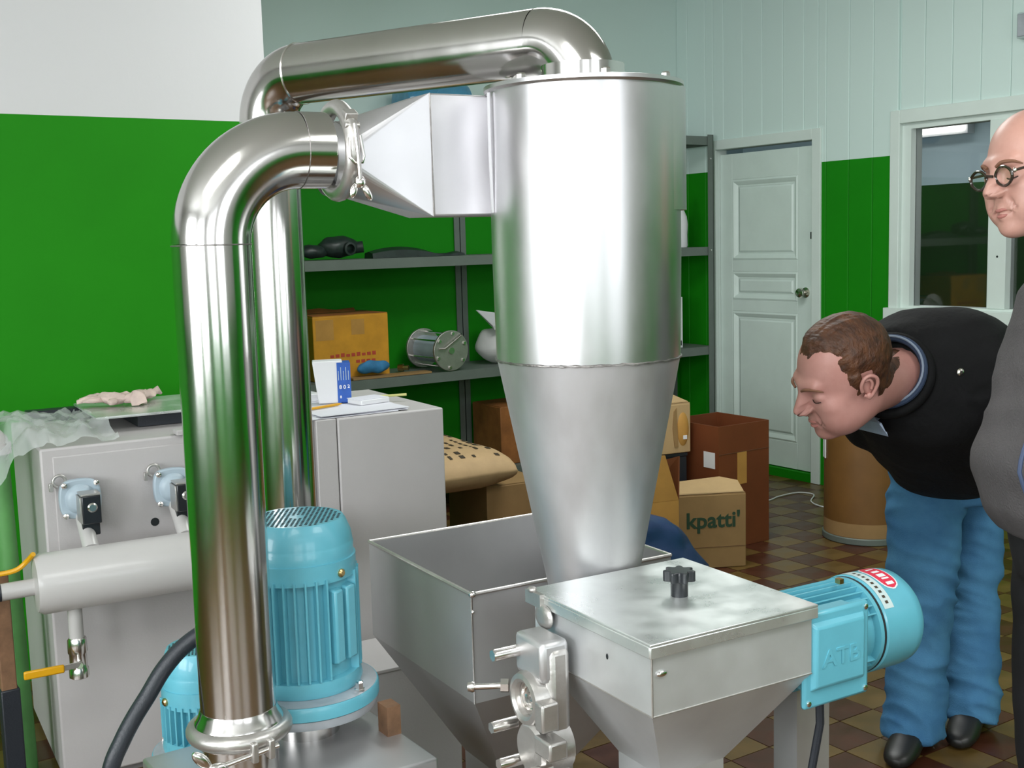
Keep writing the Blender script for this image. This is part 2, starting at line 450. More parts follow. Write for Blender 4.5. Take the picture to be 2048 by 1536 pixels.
# window in the right wall
w1 = struct('window_1', wall_with_holes(MB(), 'y', WIN[0]-.07, WIN[1]+.055, XR-.016, XR+.01, [(WIN[0]+.0, WIN[1]-.005, -1, 2.015)], 2.085).bb(XR-.034, XR+.02, WIN[0]-.09, WIN[1]+.075, .985, 1.05), 'frame_white', bevel=.003)
part('window_jamb', MB().bb(XR+.01, XR+.10, WIN[1]-.06, WIN[1], 1.05, 2.02).bb(XR+.01, XR+.10, WIN[0], WIN[0]+.05, 1.05, 2.02).bb(XR+.01, XR+.10, WIN[0]+.05, WIN[1]-.06, 1.985, 2.02).bb(XR+.01, XR+.10, WIN[0]+.05, WIN[1]-.06, 1.045, 1.062), 'frame_white', w1)
part('mullion', MB().bb(XR+.005, XR+.08, 3.475, 3.575, 1.062, 1.985), 'frame_white', w1, bevel=.003)
part('pane', MB().bb(XR+.05, XR+.055, 3.575, WIN[1]-.06, 1.062, 1.985), 'window_glass', w1)
part('pane', MB().bb(XR+.05, XR+.055, WIN[0]+.05, 3.475, 1.062, 1.985), 'window_glass', w1)
part('screw_head', MB().lathe([(.006, 0), (.004, .003)], (XR+.005, 3.52, 1.32), (-1, 0, 0), 10), 'black_plastic', w1)
# the room beyond that window
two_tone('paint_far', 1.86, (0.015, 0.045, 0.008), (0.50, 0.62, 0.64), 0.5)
struct('wall_far', MB().bb(9.3, 9.4, -1, 9.5, 0, ZC), 'paint_far')
struct('wall_far_side', MB().bb(XR+.1, 9.3, 9.4, 9.5, 0, ZC).bb(XR+.1, 9.3, -1.1, -1, 0, ZC), 'paint_far')
struct('floor_far', MB().bb(XR+.1, 9.4, -1.1, 9.5, -.12, -.008), 'dark_grout')
struct('ceiling_far', MB().bb(XR+.1, 9.4, -1.1, 9.5, ZC, ZC+.1), 'ceiling_white')
t = thing('wall_lamp', 'fluorescent lamp glowing on the far wall of the room behind the window', 'lamp', (9.3, 6.9, 2.30))
part('housing', MB().bb(-.10, 0, -.36, .34, -.01, .13), 'white_plastic', t)
part('tube', MB().bb(-.14, -.10, -.34, .32, .01, .11), 'tube_light', t, bevel=.015)
area('lamp_light', (8.6, 6.6, 2.75), (0, 0.5, 0), .5, 1.4, 16, (0.9, 0.97, 1))

# walls and windows behind the camera (they light the room and show in the steel)
HL = [(-2.4, -0.4, .9, 2.6), (0.2, 2.2, .9, 2.6)]
HF = [(-2.4, -0.5, .9, 2.6), (0.2, 2.0, .9, 2.6)]
struct('wall_left', wall_with_holes(MB(), 'y', YF-.1, YB+.1, XL-.1, XL, HL), 'paint_window')
struct('wall_front', wall_with_holes(MB(), 'x', XL, XR+.1, YF-.1, YF, HF), 'paint_window')
k = 2
for (a, b, zl, zh) in HL:
    struct('window_%d' % k, wall_with_holes(MB(), 'y', a, b, XL-.08, XL-.02, [(a+.05, (a+b)/2-.03, zl-1, zh-.05), ((a+b)/2+.03, b-.05, zl-1, zh-.05)], zh).bb(XL-.08, XL+.03, a, b, zl, zl+.06), 'frame_white'); k += 1
for (a, b, zl, zh) in HF:
    mm = MB()
    for (p, q, r, s) in ((a, a+.05, zl, zh), (b-.05, b, zl, zh), ((a+b)/2-.03, (a+b)/2+.03, zl, zh), (a, b, zl, zl+.05), (a, b, zh-.05, zh)):
        mm.bb(p, q, YF-.08, YF-.02, r, s)
    struct('window_%d' % k, mm, 'frame_white'); k += 1

# ================================================================== STEEL MACHINE
RZ = math.radians(-3.3)
RC_ = math.radians(-4)
# ---- elbow pipe with its two clamps
PX, PY = 0.695, 1.972
t = thing('elbow_pipe', 'polished steel pipe rising at the left and bending right into the duct, nearest pipe', 'pipe', (PX, PY, 0.535), RZ)
r = 0.067; zb = 1.474-.535; Rb = .162
part('riser', MB().tube([(0, 0, .085), (0, 0, .4), (0, 0, zb)], r, 48), 'polished_steel', t)
path = [(Rb-Rb*math.cos(a), 0, zb+Rb*math.sin(a)) for a in [PI/2*i/20 for i in range(21)]]
part('elbow', MB().tube(path, r, 48, ref=(0, 1, 0)), 'polished_steel', t)
part('straight_end', MB().tube([(Rb, 0, zb+Rb), (Rb+.05, 0, zb+Rb)], r, 48), 'polished_steel', t)
part('weld_seam', MB().tube(arc((0,0,zb), r+.0002, (1,0,0), (0,1,0), 0, 2*PI, 48)[:-1], .0012, 6, False, True), 'weld_steel', t)
part('weld_seam', MB().tube(arc((Rb,0,zb+Rb), r+.0002, (0,0,1), (0,1,0), 0, 2*PI, 48)[:-1], .0009, 6, False, True), 'weld_steel', t)
part('ferrule', MB().lathe([(r+.001, .118), (r+.004, .108), (r+.010, .098), (r+.014, .09), (r+.014, .082)], (0, 0, 0), (0,0,1), 48), 'polished_steel', t)
cz = .078
c = part('clamp_ring', MB().tube(arc((0,0,cz), r+.012, (1,0,0), (0,1,0), 0, 2*PI, 48)[:-1], .0155, 14, False, True), 'cast_steel', t)
part('clamp_lug', MB().box((-.005, -.088, cz-.012), (.012, .03, .036), .1).box((.025, -.088, cz-.012), (.012, .03, .036), .1), 'cast_steel', c, bevel=.003)
part('clamp_bolt', MB().cyl((-.115, -.092, cz-.032), (.04, -.094, cz-.010), .005, 12), 'bright_bolt', c)
part('wing_nut', MB().ell((-.095, -.094, cz-.004), (.010, .007, .022), 14, 10, Matrix.Rotation(math.radians(-42), 3, 'Y')).ell((-.07, -.094, cz-.024), (.02, .009, .009)), 'bright_bolt', c)
cx_ = Rb+.075
c = part('clamp_ring', MB().tube(arc((cx_,0,zb+Rb), r+.009, (0,0,1), (0,1,0), 0, 2*PI, 48)[:-1], .0145, 14, False, True), 'cast_steel', t)
part('clamp_hinge', MB().box((cx_, -.062, zb+Rb+.05), (.024, .022, .03), 0, .5).cyl((cx_-.014, -.074, zb+Rb+.038), (cx_+.014, -.074, zb+Rb+.038), .006, 12), 'cast_steel', c, bevel=.002)
zc = zb+Rb
part('clamp_link', MB().tube([(cx_-.011, -.086, zc+.016), (cx_-.013, -.089, zc-.018), (cx_-.004, -.09, zc-.028), (cx_+.010, -.09, zc-.026), (cx_+.014, -.089, zc-.016), (cx_+.009, -.087, zc+.02)], .0028, 8)
     .tube([(cx_-.001, -.088, zc+.04), (cx_+.002, -.092, zc-.02), (cx_+.004, -.090, zc-.055)], .0042, 10), 'bright_bolt', c)
part('wing_nut', MB().ell((cx_+.006, -.086, zc-.060), (.010, .007, .012)).ell((cx_-.006, -.084, zc-.075), (.007, .005, .014), 12, 8, Matrix.Rotation(.35, 3, 'Y')).ell((cx_+.019, -.084, zc-.078), (.007, .005, .016), 12, 8, Matrix.Rotation(-.5, 3, 'Y')), 'bright_bolt', c)

# ---- cyclone separator with square inlet duct
CX, CY = 1.360, 1.79
t = thing('cyclone_separator', 'tall brushed steel cyclone with a cone bottom and a square inlet duct', 'cyclone', (CX, CY, 0.70), RZ)
zt, zm, z0 = 1.742-.70, 1.243-.70, 0.765-.70
part('cylinder', MB().lathe([(.1785, zt), (.1785, zt-.3), (.1755, zm)], seg=96, caps=False), 'brushed_steel', t, ang=60)
part('cone', MB().lathe([(.1750, zm), (.0815, z0), (.0815, z0-.02)], seg=96, caps=False), 'cone_steel', t, ang=60)
sm = arc((0, 0, zm), .1765, (1,0,0), (0,1,0), 0, 2*PI, 180)[:-1]
sm = [Vector((p.x, p.y, p.z+.0022*mnoise.noise(Vector((p.x*40, p.y*40, 0))))) for p in sm]
part('weld_seam', MB().tube(sm, [.0022+.0014*mnoise.noise(Vector((p.x*110, p.y*110, 3))) for p in sm], 6, False, True), 'weld_steel', t)
part('lid', MB().lathe([(.183, zt-.004), (.186, zt), (.186, zt+.007), (.175, zt+.009), (.01, zt+.009)], seg=96), 'brushed_steel', t)
for a in (62, 118, 195, 250, 300, 345):
    part('lid_bolt', MB().lathe([(.009, zt+.009), (.009, zt+.016), (.006, zt+.019)], (.165*math.cos(math.radians(a)), .165*math.sin(math.radians(a)), 0), seg=6), 'bright_bolt', t, smooth=False)
part('outlet_collar', MB().lathe([(.088, zt+.009), (.088, zt+.014), (.078, zt+.015), (.078, zt+.045)], seg=64), 'polished_steel', t)
# duct: round-to-square transition, square duct tangent to the far side, and the scroll round the right side
zd = 1.628-.70; yd = .148; hh = .112; hw = .052
x0t, x1t = (0.945-CX), (1.093-CX)
def sq(x, hw_, hh_, yc, n=48):
    out = []
    for j in range(n):
        a = 2*PI*j/n - PI/4*0; c_, s_ = math.cos(a), math.sin(a); m_ = max(abs(c_), abs(s_))
        out.append((x, yc+hw_*c_/m_, zd+hh_*s_/m_))
    return out
yp = PY-CY + 0.022
def circ(x, rr, n=48): return [(x, yp+rr*math.cos(2*PI*j/n), zd-.002+rr*math.sin(2*PI*j/n)) for j in range(n)]
tm_ = MB(); c_ = [(0,)]*0
cr = circ(x0t, .067, 64)
yc_ = yd+.010
cor = [(x1t, yc_+hw, zd+hh), (x1t, yc_-hw, zd+hh), (x1t, yc_-hw, zd-hh), (x1t, yc_+hw, zd-hh)]   # at 45, 135, 225, 315 degrees
vs = cr+cor; fs = []
for k in range(4):
    for j in range(16): fs.append((k*16+j, (k*16+j+1) % 64, 64+k))
    fs.append(((k+1)*16 % 64, 64+(k+1) % 4, 64+k))
tm_.add(vs, fs)
part('transition', tm_, 'duct_steel', t, ang=5.5)
part('transition_collar', MB().rings([circ(x0t-.022, .067, 48), circ(x0t, .067, 48)], False, False), 'duct_steel', t)
part('weld_seam', MB().tube([(x1t, yd-hw-.0005+.010, zd-hh), (x1t+.001, yd-hw-.0005+.010, zd), (x1t, yd-hw-.0005+.010, zd+hh)], .0014, 6), 'weld_steel', t)
part('weld_seam', MB().tube(circ(x0t, .0675), .0012, 6, False, True), 'weld_steel', t)
part('inlet_duct', MB().bb(x1t, -.02, yd-hw+.01, yd+hw+.01, zd-hh, zd+hh), 'duct_steel', t, bevel=.004)
sc = []
for i in range(49):
    a = PI/2 - PI*.86*i/48
    rr = .1772 + .0183*min(1, max(0, (a+1.10)/.75))
    sc.append((rr*math.cos(a), rr*math.sin(a)))
ins = [(.172*math.cos(PI/2-PI*.86*i/48), .172*math.sin(PI/2-PI*.86*i/48)) for i in range(49)]
part('scroll', MB().rings([[(x, y, zd-hh), (x, y, zd+hh), (u, v, zd+hh), (u, v, zd-hh)] for (x, y), (u, v) in zip(sc, ins)]), 'brushed_steel', t)
part('scroll_strip', MB().tube([(-.175, .045, zd-hh+.004), (-.179, .042, zd), (-.179, .042, zd+hh-.004)], .0035, 8), 'duct_steel', t)

# ---- exhaust pipe: from the cyclone lid up, back and down behind
t = thing('exhaust_pipe', 'polished steel exhaust pipe from the cyclone lid back and down behind the elbow pipe', 'pipe', (1.03, 2.507, 0.0))
BX, BY = 1.03, 2.507; zx = 1.838; rp = .0635
hdir = Vector((CX-BX, CY-BY, 0)); Lh = hdir.length; hdir.normalize()
part('riser', MB().tube([(0, 0, .0), (0, 0, 1.0), (0, 0, zx-.10)], rp, 48), 'polished_steel', t)
def el(Pc, d0, d1, R_, n=14):
    # fillet between direction d0 (arriving) and d1 (leaving) at corner Pc
    A = Vector(Pc)-Vector(d0)*R_; Cc = A+Vector(d1)*R_
    return [Cc - Vector(d1)*(R_*math.cos(PI/2*i/n)) + Vector(d0)*(R_*math.sin(PI/2*i/n)) for i in range(n+1)]
up = Vector((0,0,1))
part('elbow', MB().tube(el((0,0,zx), up, hdir, .10), rp, 48, ref=(hdir.y, -hdir.x, 0)), 'polished_steel', t)
endp = hdir*Lh; endp.z = zx
part('horizontal_run', MB().tube([hdir*.10+Vector((0,0,zx)), hdir*(Lh/2)+Vector((0,0,zx)), endp-hdir*.092], rp, 48), 'polished_steel', t)
part('elbow', MB().tube(el(endp, hdir, -up, .092), rp, 48, ref=(hdir.y, -hdir.x, 0)), 'polished_steel', t)
q = hdir*.10+Vector((0,0,zx)); side = Vector((hdir.y, -hdir.x, 0))
part('weld_seam', MB().tube(arc(q, rp+.0003, up, side, 0, 2*PI, 40)[:-1], .0022, 6, False, True), 'bright_bolt', t)

# ---- electric motors (vertical)
def fan_cover(mb_parts, t, r, z0, z1, seg=64):
    part('fan_cover', MB().lathe([(r*.97, z0), (r*.985, z0+.03), (r*.975, z0+.032), (r*.97, z1-.045), (r*.95, z1-.03), (r*.86, z1-.006), (r*.82, z1), (.004, z1)], seg=seg), 'blue_enamel', t)
    g = MB(); s = r*.085
    for i in range(-14, 15):
        for j in range(-14, 15):
            x = (i + .5*(j % 2))*s*1.12; y = j*s*.98
            if x*x+y*y < (r*.76)**2 and x*x+y*y > (r*.1)**2:
                g.lathe([(s*.33, z1-.002), (s*.33, z1+.0006)], (x, y, 0), seg=6)
    h = part('grille_holes', g, 'hole_black', t, smooth=False); h['kind'] = 'stuff'
def vertical_motor(name, label, loc, r, zf, ztop, rot, nf=34):
    t = thing(name, label, 'motor', (loc[0], loc[1], 0), rot, 'blue motors standing upright under the pipes')
    H = ztop-zf; rb = r*.86
    part('stator_housing', MB().lathe([(rb, zf+.02), (rb, ztop-.10)], seg=64), 'blue_enamel', t)
    fm = mk('fin', MB().prism([(rb-.004, -.0032, zf+.045), (r, -.0018, zf+.052), (r, .0018, zf+.052), (rb-.004, .0032, zf+.045)], (0, 0, H-.155)), 'blue_enamel')
    for i in range(nf):
        a = 2*PI*i/nf
        if abs(((a - math.radians(-62) + PI) % (2*PI)) - PI) < .32: continue
        f = bpy.data.objects.new('fin', fm); COL.objects.link(f); f.parent = t; f.rotation_euler = (0, 0, a)
    # name plate pads facing the camera's right
    A = Matrix.Rotation(math.radians(-62), 3, 'Z')
    mb = MB()
    for (y, w) in ((-.018, .024), (.018, .026)):
        mb.add([tuple(A @ Vector(p)) for p in [(rb-.01, y-w/2, zf+.075), (r*.985, y-w/2, zf+.08), (r*.985, y+w/2, zf+.08), (rb-.01, y+w/2, zf+.075),
                                               (rb-.01, y-w/2, zf+H-.125), (r*.985, y-w/2, zf+H-.13), (r*.985, y+w/2, zf+H-.13), (rb-.01, y+w/2, zf+H-.125)]],
               [(0,3,2,1),(4,5,6,7),(0,1,5,4),(1,2,6,5),(2,3,7,6),(3,0,4,7)])
    part('plate_pad', mb, 'blue_enamel', t, bevel=.004)
    part('lower_bell', MB().lathe([(r*.80, zf+.018), (r*.97, zf+.02), (r*1.0, zf+.03), (r*.97, zf+.05), (rb, zf+.052)], seg=64), 'blue_enamel', t)
    part('upper_bell', MB().lathe([(rb, ztop-.115), (r*.96, ztop-.112), (r*.965, ztop-.075)], seg=64), 'blue_enamel', t)
    fan_cover(None, t, r*.95, ztop-.082, ztop)
    part('flange', MB().lathe([(r*1.24, zf-.012), (r*1.27, zf-.010), (r*1.27, zf+.012), (r*1.25, zf+.016), (r*.9, zf+.018)], seg=72), 'blue_enamel', t)
    part('flange_face', MB().lathe([(r*1.235, zf+.0165), (r*1.0, zf+.0195), (r*.95, zf+.0195)], seg=72), 'flange_grey', t, label='bare grey metal face of the flange')
    part('adapter_plate', MB().lathe([(r*1.0, zf-.036), (r*1.22, zf-.030), (r*1.25, zf-.022), (r*1.25, zf-.012)], seg=72), 'flange_grey', t)
    for a in (-58, 20, 118, 200):
        c_, s_ = math.cos(math.radians(a)), math.sin(math.radians(a))
        b = part('flange_bolt', MB().lathe([(.011, zf+.018), (.011, zf+.021), (.0085, zf+.021), (.0085, zf+.034), (.006, zf+.037)], (r*1.13*c_, r*1.13*s_, 0), seg=6), 'bright_bolt', t, smooth=False)
    for a in (-66, 60, 180):
        c_, s_ = math.cos(math.radians(a)), math.sin(math.radians(a))
        part('cover_screw', MB().lathe([(.0085, 0), (.0085, .004), (.005, .007)], (r*.955*c_, r*.955*s_, ztop-.098), (c_, s_, 0), 12), 'brass', t)
    part('shaft_housing', MB().lathe([(r*.56, zf-.084), (r*.56, zf-.034)], seg=40), 'polished_steel', t)
    return t
vertical_motor('vertical_motor', 'larger upright pale blue finned motor right beside the steel elbow pipe', (.893, 2.135), .116, .584, .938, math.radians(-2))
vertical_motor('vertical_motor', 'lower pale blue motor mostly hidden behind the elbow pipe at bottom left', (.745, 2.325), .086, .42, .655, math.radians(10))

# mill housing under pipe and motors
t = thing('mill_housing', 'steel mill housing under the elbow pipe and upright motors', 'machine', (.8, 2.1, 0))
part('housing', MB().bb(-.22, .24, -.24, .105, 0, .50), 'hopper_steel', t, bevel=.006)
part('pipe_stub', MB().tube([(PX-.8, PY-2.1, .50), (PX-.8, PY-2.1, .612)], .067, 40), 'polished_steel', t)
part('lower_ferrule', MB().lathe([(.081, .595), (.081, .606), (.070, .612)], (PX-.8, PY-2.1, 0), seg=40), 'polished_steel', t)
part('small_block', MB().bb(.205, .235, -.1, -.06, .50, .56), 'rust_brown', t)
t2 = thing('motor_pedestal', 'small steel pedestal under the hidden lower motor', 'base', (.745, 2.335, 0))
part('pedestal', MB().bb(-.09, .09, -.075, .09, 0, .32), 'hopper_steel', t2)

# ---- big open hopper
t = thing('open_hopper', 'big open square steel hopper behind the lidded feed box', 'hopper', (1.155, 1.912, 0), RZ)
w, d, zt, zv, zl = .49, .50, .783, .560, .30
def rect(ix0, ix1, iy0, iy1, z): return [(ix0, iy0, z), (ix1, iy0, z), (ix1, iy1, z), (ix0, iy1, z)]
th = .004
part('hopper_body', MB().rings([rect(.15, .33, .16, .34, zl), rect(0, w, 0, d, zv), rect(0, w, 0, d, zt), rect(th, w-th, th, d-th, zt), rect(th, w-th, th, d-th, zv+.003), rect(.154, .326, .164, .336, zl+.004)], False, False), 'hopper_steel', t, ang=20)
rim = MB()
for a, b in (((0,0),(w,0)), ((w,0),(w,d)), ((w,d),(0,d)), ((0,d),(0,0))):
    rim.tube([(a[0], a[1], zt), (b[0], b[1], zt)], .0042, 8)
part('rolled_rim', rim, 'cast_steel', t)
part('corner_bead', MB().tube([(0, 0, zv), (0, 0, zt)], .0022, 6), 'bright_bolt', t)
part('corner_rivet', MB().ell((0, -.003, zt+.001), (.008, .008, .007)).ell((0, -.003, zt-.035), (.004, .004, .004)), 'bright_bolt', t)
part('stand', MB().bb(.15, .33, .16, .34, 0, zl), 'hopper_steel', t)

# ---- lidded feed box
t = thing('feed_box', 'square steel feed box with a flat lid and black star knob, nearest the camera', 'feeder', (1.133, 1.345, 0), RZ)
w, d = .335, .345
part('box_body', MB().rings([rect(.10, .235, .11, .235, .56), rect(0, w, 0, d, .726), rect(0, w, 0, d, .834)], True, True), 'box_steel', t, ang=15)
part('seam_bead', MB().tube([(0, 0, .727), (w, 0, .727)], .0018, 6).tube([(0, 0, .727), (0, 0, .832)], .0018, 6).tube([(0, 0, .727), (0, d, .727)], .0016, 6), 'cast_steel', t)
part('lid', MB().bb(-.008, w+.008, -.008, d+.008, .843, .848).bb(-.008, w+.008, -.008, -.005, .824, .843).bb(-.008, -.005, -.005, d+.005, .824, .843).bb(w+.005, w+.008, -.005, d+.005, .824, .843).bb(-.008, w+.008, d+.005, d+.008, .824, .843), 'lid_steel', t, bevel=.0025)
def star_knob(parent, c, s=1.0):
    pts = []
    for i in range(56):
        a = 2*PI*i/56; rr = (.0215 + .0042*math.cos(7*a))*s
        pts.append((c[0]+rr*math.cos(a), c[1]+rr*math.sin(a), c[2]+.024*s))
    k = part('star_knob', MB().prism(pts, (0, 0, .017*s)), 'black_plastic', parent, bevel=.0015, label='black star knob')
    part('knob_stem', MB().lathe([(.0135*s, 0), (.0135*s, .022*s), (.016*s, .026*s)], c, seg=24), 'black_plastic', k)
star_knob(t, (.185, .165, .848), 1.12)
part('lid_hinge', MB().ell((-.014, d-.015, .853), (.008, .010, .006)).box((-.012, d-.02, .838), (.010, .05, .024)).ell((-.012, d-.05, .812), (.008, .028, .022)), 'cast_steel', t)
part('corner_rivet', MB().ell((.018, -.002, .795), (.010, .003, .005)), 'bright_bolt', t)
part('dent_mark', MB().ell((-.0005, .12, .79), (.001, .003, .005)), 'hole_black', t)
part('neck', MB().bb(.10, .235, .11, .235, .44, .56), 'box_steel', t)
part('stand', MB().bb(.06, .275, .07, .275, 0, .44), 'hopper_steel', t)

# ---- bearing housing on the left of the feed box
t = thing('bearing_housing', 'cast steel bearing housing with a round ring and bolts left of the feed box', 'bearing', (1.083, 1.604, .56), RZ)
part('housing', MB().bb(.006, .05, -.05, .05, .0, .225), 'cast_steel', t, bevel=.012)
part('upper_block', MB().bb(-.006, .05, -.046, .046, .165, .238), 'hopper_steel', t, bevel=.010)
zc = .130
ring = part('bearing_ring', MB().lathe([(.030, -.004), (.030, -.016), (.036, -.020), (.044, -.018), (.048, -.008), (.049, .03), (.03, .03)], (0, 0, zc), (1, 0, 0), 44, False), 'cast_steel', t)
part('shaft_end', MB().lathe([(.0295, .0), (.0295, -.006), (.021, -.008), (.020, -.003), (.010, -.003), (.008, -.010), (.002, -.011)], (0, 0, zc), (1, 0, 0), 36), 'bright_bolt', ring)
part('clamp_pad', MB().box((-.006, -.058, zc-.012), (.034, .026, .05)).box((-.006, -.068, zc-.062), (.036, .052, .032)), 'cast_steel', t, bevel=.004)
part('lower_hub', MB().lathe([(.040, -.02), (.046, -.014), (.046, .045)], (.0, -.02, .048), (1, 0, 0), 36), 'cast_steel', t)
for (y, z, L) in ((.034, .205, .052), (.050, .070, .048), (-.062, .028, .055), (.030, .010, .045)):
    b = part('bolt', MB().lathe([(.0105, -.03-L/2), (.0115, -.026-L/2), (.0115, -.004)], (0, y, z), (1, 0, 0), 6), 'bright_bolt', t, ang=70)
b = part('adjusting_screw', MB().cyl((-.01, .066, .132), (-.06, .105, .128), .0055, 12).lathe([(.009, 0), (.010, .004), (.008, .012)], (-.056, .102, .128), (-.8, .6, 0), 12), 'bright_bolt', t)
part('lock_nut', MB().lathe([(.0125, 0), (.0125, .014)], (-.008, .064, .132), (-.8, .6, 0), 6), 'bright_bolt', b, smooth=False)
part('stand', MB().bb(.008, .048, -.045, .045, -.56, .0), 'hopper_steel', t)

# ---- gear motor lying behind the feed box
t = thing('gear_motor', 'pale blue motor lying on its side right of the feed box, terminal box in front', 'motor', (1.475, 1.452, .735), RZ)
rm = .090
part('stator_housing', MB().lathe([(rm*.86, .0), (rm*.86, .235)], (0,0,0), (1,0,0), 56), 'blue_enamel', t)
fm = mk('fin', MB().prism([(.01, -.0025, rm*.84), (.01, -.0014, rm*.985), (.01, .0014, rm*.985), (.01, .0025, rm*.84)], (.20, 0, 0)), 'blue_enamel')
for i in range(36):
    a = 2*PI*i/36
    if abs(((a - PI/2 + PI) % (2*PI)) - PI) < .5: continue
    f = bpy.data.objects.new('fin', fm); COL.objects.link(f); f.parent = t; f.rotation_euler = (a, 0, 0)
part('end_bell', MB().lathe([(rm*.86, .205), (rm*1.0, .208), (rm*1.0, .235)], (0,0,0), (1,0,0), 56), 'blue_enamel', t)
part('fan_cover', MB().lathe([(rm*.97, .222), (rm*1.03, .226), (rm*1.03, .30), (rm*1.0, .318), (rm*.90, .330), (.004, .332)], (0,0,0), (1,0,0), 64), 'blue_enamel', t)
def sticker(name, mat, x0, x1, a0, a1, rr, round_=False):
    P = []
    n = 16
    for i in range(n+1):
        a = a0+(a1-a0)*i/n
        k = math.sqrt(max(0.02, 1-(2*i/n-1)**4)) if round_ else 1.0
        xm = (x0+x1)/2; hx = (x1-x0)/2*k
        P.append([(xm-hx, -rr*math.sin(a), rr*math.cos(a)), (xm+hx, -rr*math.sin(a), rr*math.cos(a))])
    return part(name, MB().grid(P), mat, t, ang=60)
sticker('silver_label', 'silver_sticker', .228, .252, -.55, 1.02, rm*1.035)
sticker('red_label_border', 'label_white', .256, .298, -.28, .66, rm*1.036, True)
sticker('red_label', 'red_sticker', .259, .295, -.25, .63, rm*1.042, True)
for i, a in enumerate((-.08, .06, .2, .34, .47)):
    sticker('label_print', 'label_white', .268+.001*(i % 2), .286, a, a+.05+.03*(i % 3), rm*1.047)
for i in range(9):
    sticker('label_print', 'print_dark', .236, .243, -.1+.12*i, -.04+.12*i, rm*1.039)
part('vent_slot', MB().lathe([(rm*1.005, .217), (rm*1.005, .222)], (0,0,0), (1,0,0), 56), 'hole_black', t)
part('eye_stub', MB().bb(.165, .175, -.03, -.018, .094, .103), 'brass', t)
# terminal box
tb = part('terminal_box', MB().bb(.005, .135, -.112, -.062, -.052, .082), 'blue_enamel', t, bevel=.007)
part('box_cover', MB().bb(-.012, .142, -.122, -.110, -.075, .093), 'blue_enamel', tb, bevel=.006)
part('cover_face', MB().rings([[(.0, -.121, -.045), (.130, -.121, -.045), (.130, -.121, .078), (.0, -.121, .078)], [(.010, -.131, -.036), (.121, -.131, -.036), (.121, -.131, .068), (.010, -.131, .068)]]), 'blue_enamel', tb, bevel=.003)
for (x, z) in ((-.002, -.064), (.132, -.064), (.132, .083), (-.002, .083)):
    part('cover_screw', MB().lathe([(.005, 0), (.005, .002), (.003, .003)], (x, -.122, z), (0, -1, 0), 10), 'bright_bolt', tb)
text('raised_letters', 'ATB', .042, frame((.066, -.1312, .010), (1,0,0), (0,0,1)), 'blue_enamel', tb, .0012, .0006, 1.15)
part('cable_gland', MB().lathe([(.011, 0), (.011, -.012), (.008, -.014)], (.05, -.095, -.052), (0,0,1), 12).tube([(.05, -.095, -.062), (.052, -.095, -.12), (.045, -.08, -.22), (.03, -.05, -.5), (.02, .0, -.72)], .0075, 10), 'black_rubber', tb)
part('mounting_shaft', MB().lathe([(.05, -.004), (.05, .0)], (0,0,-.01), (1,0,0), 30), 'cast_steel', t)
part('mounting_post', MB().bb(.06, .14, -.03, .03, -.735, -.075), 'hopper_steel', t)

t = thing('cable_trunk', 'grey steel trunk on the floor behind the open hopper', 'trunk', (1.30, 2.85, 0), RC_)
part('trunk', MB().bb(-.34, .30, -.12, .12, 0, .33), 'cabinet_grey', t, bevel=.004)
part('trunk_lid', MB().bb(-.345, .305, -.125, .125, .33, .34), 'cabinet_grey', t, bevel=.002)

# ---- black hose in front of the left panel
hp = [(.455, 2.14, .02), (.47, 2.13, .28), (.485, 2.122, .45), (.501, 2.116, .535), (.525, 2.118, .581), (.549, 2.120, .617), (.576, 2.120, .652), (.606, 2.118, .694), (.639, 2.113, .728), (.676, 2.104, .753), (.71, 2.095, .765)]
def spline(P, n=8):
    P = [Vector(p) for p in P]; out = []
    for i in range(len(P)-1):
        p0 = P[max(0, i-1)]; p1 = P[i]; p2 = P[i+1]; p3 = P[min(len(P)-1, i+2)]
        for k in range(n):
            u = k/n
            out.append(.5*((2*p1)+(p2-p0)*u+(2*p0-5*p1+4*p2-p3)*u*u+(3*p1-p0-3*p2+p3)*u*u*u))
    out.append(P[-1]); return out
solo('rubber_hose', MB().tube(spline(hp), .0158, 14), 'black_rubber', 'thick black rubber hose curving down in front of the grey filter cabinet', 'hose', loc=(.455, 2.14, 0))

# ================================================================== GREY CABINETS
RC = math.radians(-4)
t = thing('filter_cabinet', 'pale grey steel filter cabinet with blue valves and a round air tank on its front', 'cabinet', (.650, 3.275, 0), RC)
part('body', MB().bb(0, .74, 0, .60, .02, .948), 'cabinet_grey', t, bevel=.006)
part('plinth', MB().bb(.01, .73, .02, .58, 0, .02), 'cabinet_seam', t)
part('top_flange', MB().bb(.36, .72, -.018, .03, .950, .964), 'cabinet_grey', t, bevel=.002)
part('front_panel', MB().bb(.03, .72, -.006, 0, .60, .925), 'cabinet_grey', t, bevel=.003)
hx0 = -.055; hy, hz = -.165, .628
tk = part('air_tank', MB().lathe([(.03, hx0-.004), (.070, hx0), (.078, hx0+.014), (.078, .70), (.05, .715)], (0, hy, hz), (1,0,0), 48), 'tank_grey', t)
part('tank_bracket', MB().bb(.2, .22, hy+.05, 0, hz-.03, hz+.03).bb(.62, .64, hy+.05, 0, hz-.03, hz+.03), 'tank_grey', t)
part('inlet_pipe', MB().tube([(hx0, hy-.0, hz-.004), (hx0-.085, hy, hz-.006)], .022, 20), 'tank_grey', t)
part('inlet_cap', MB().lathe([(.023, 0), (.023, -.03)], (hx0-.082, hy, hz-.006), (1,0,0), 20), 'black_rubber', t)
part('drain_pipe', MB().tube([(.035, hy, hz-.07), (.035, hy, hz-.165)], .0185, 20), 'tank_grey', t)
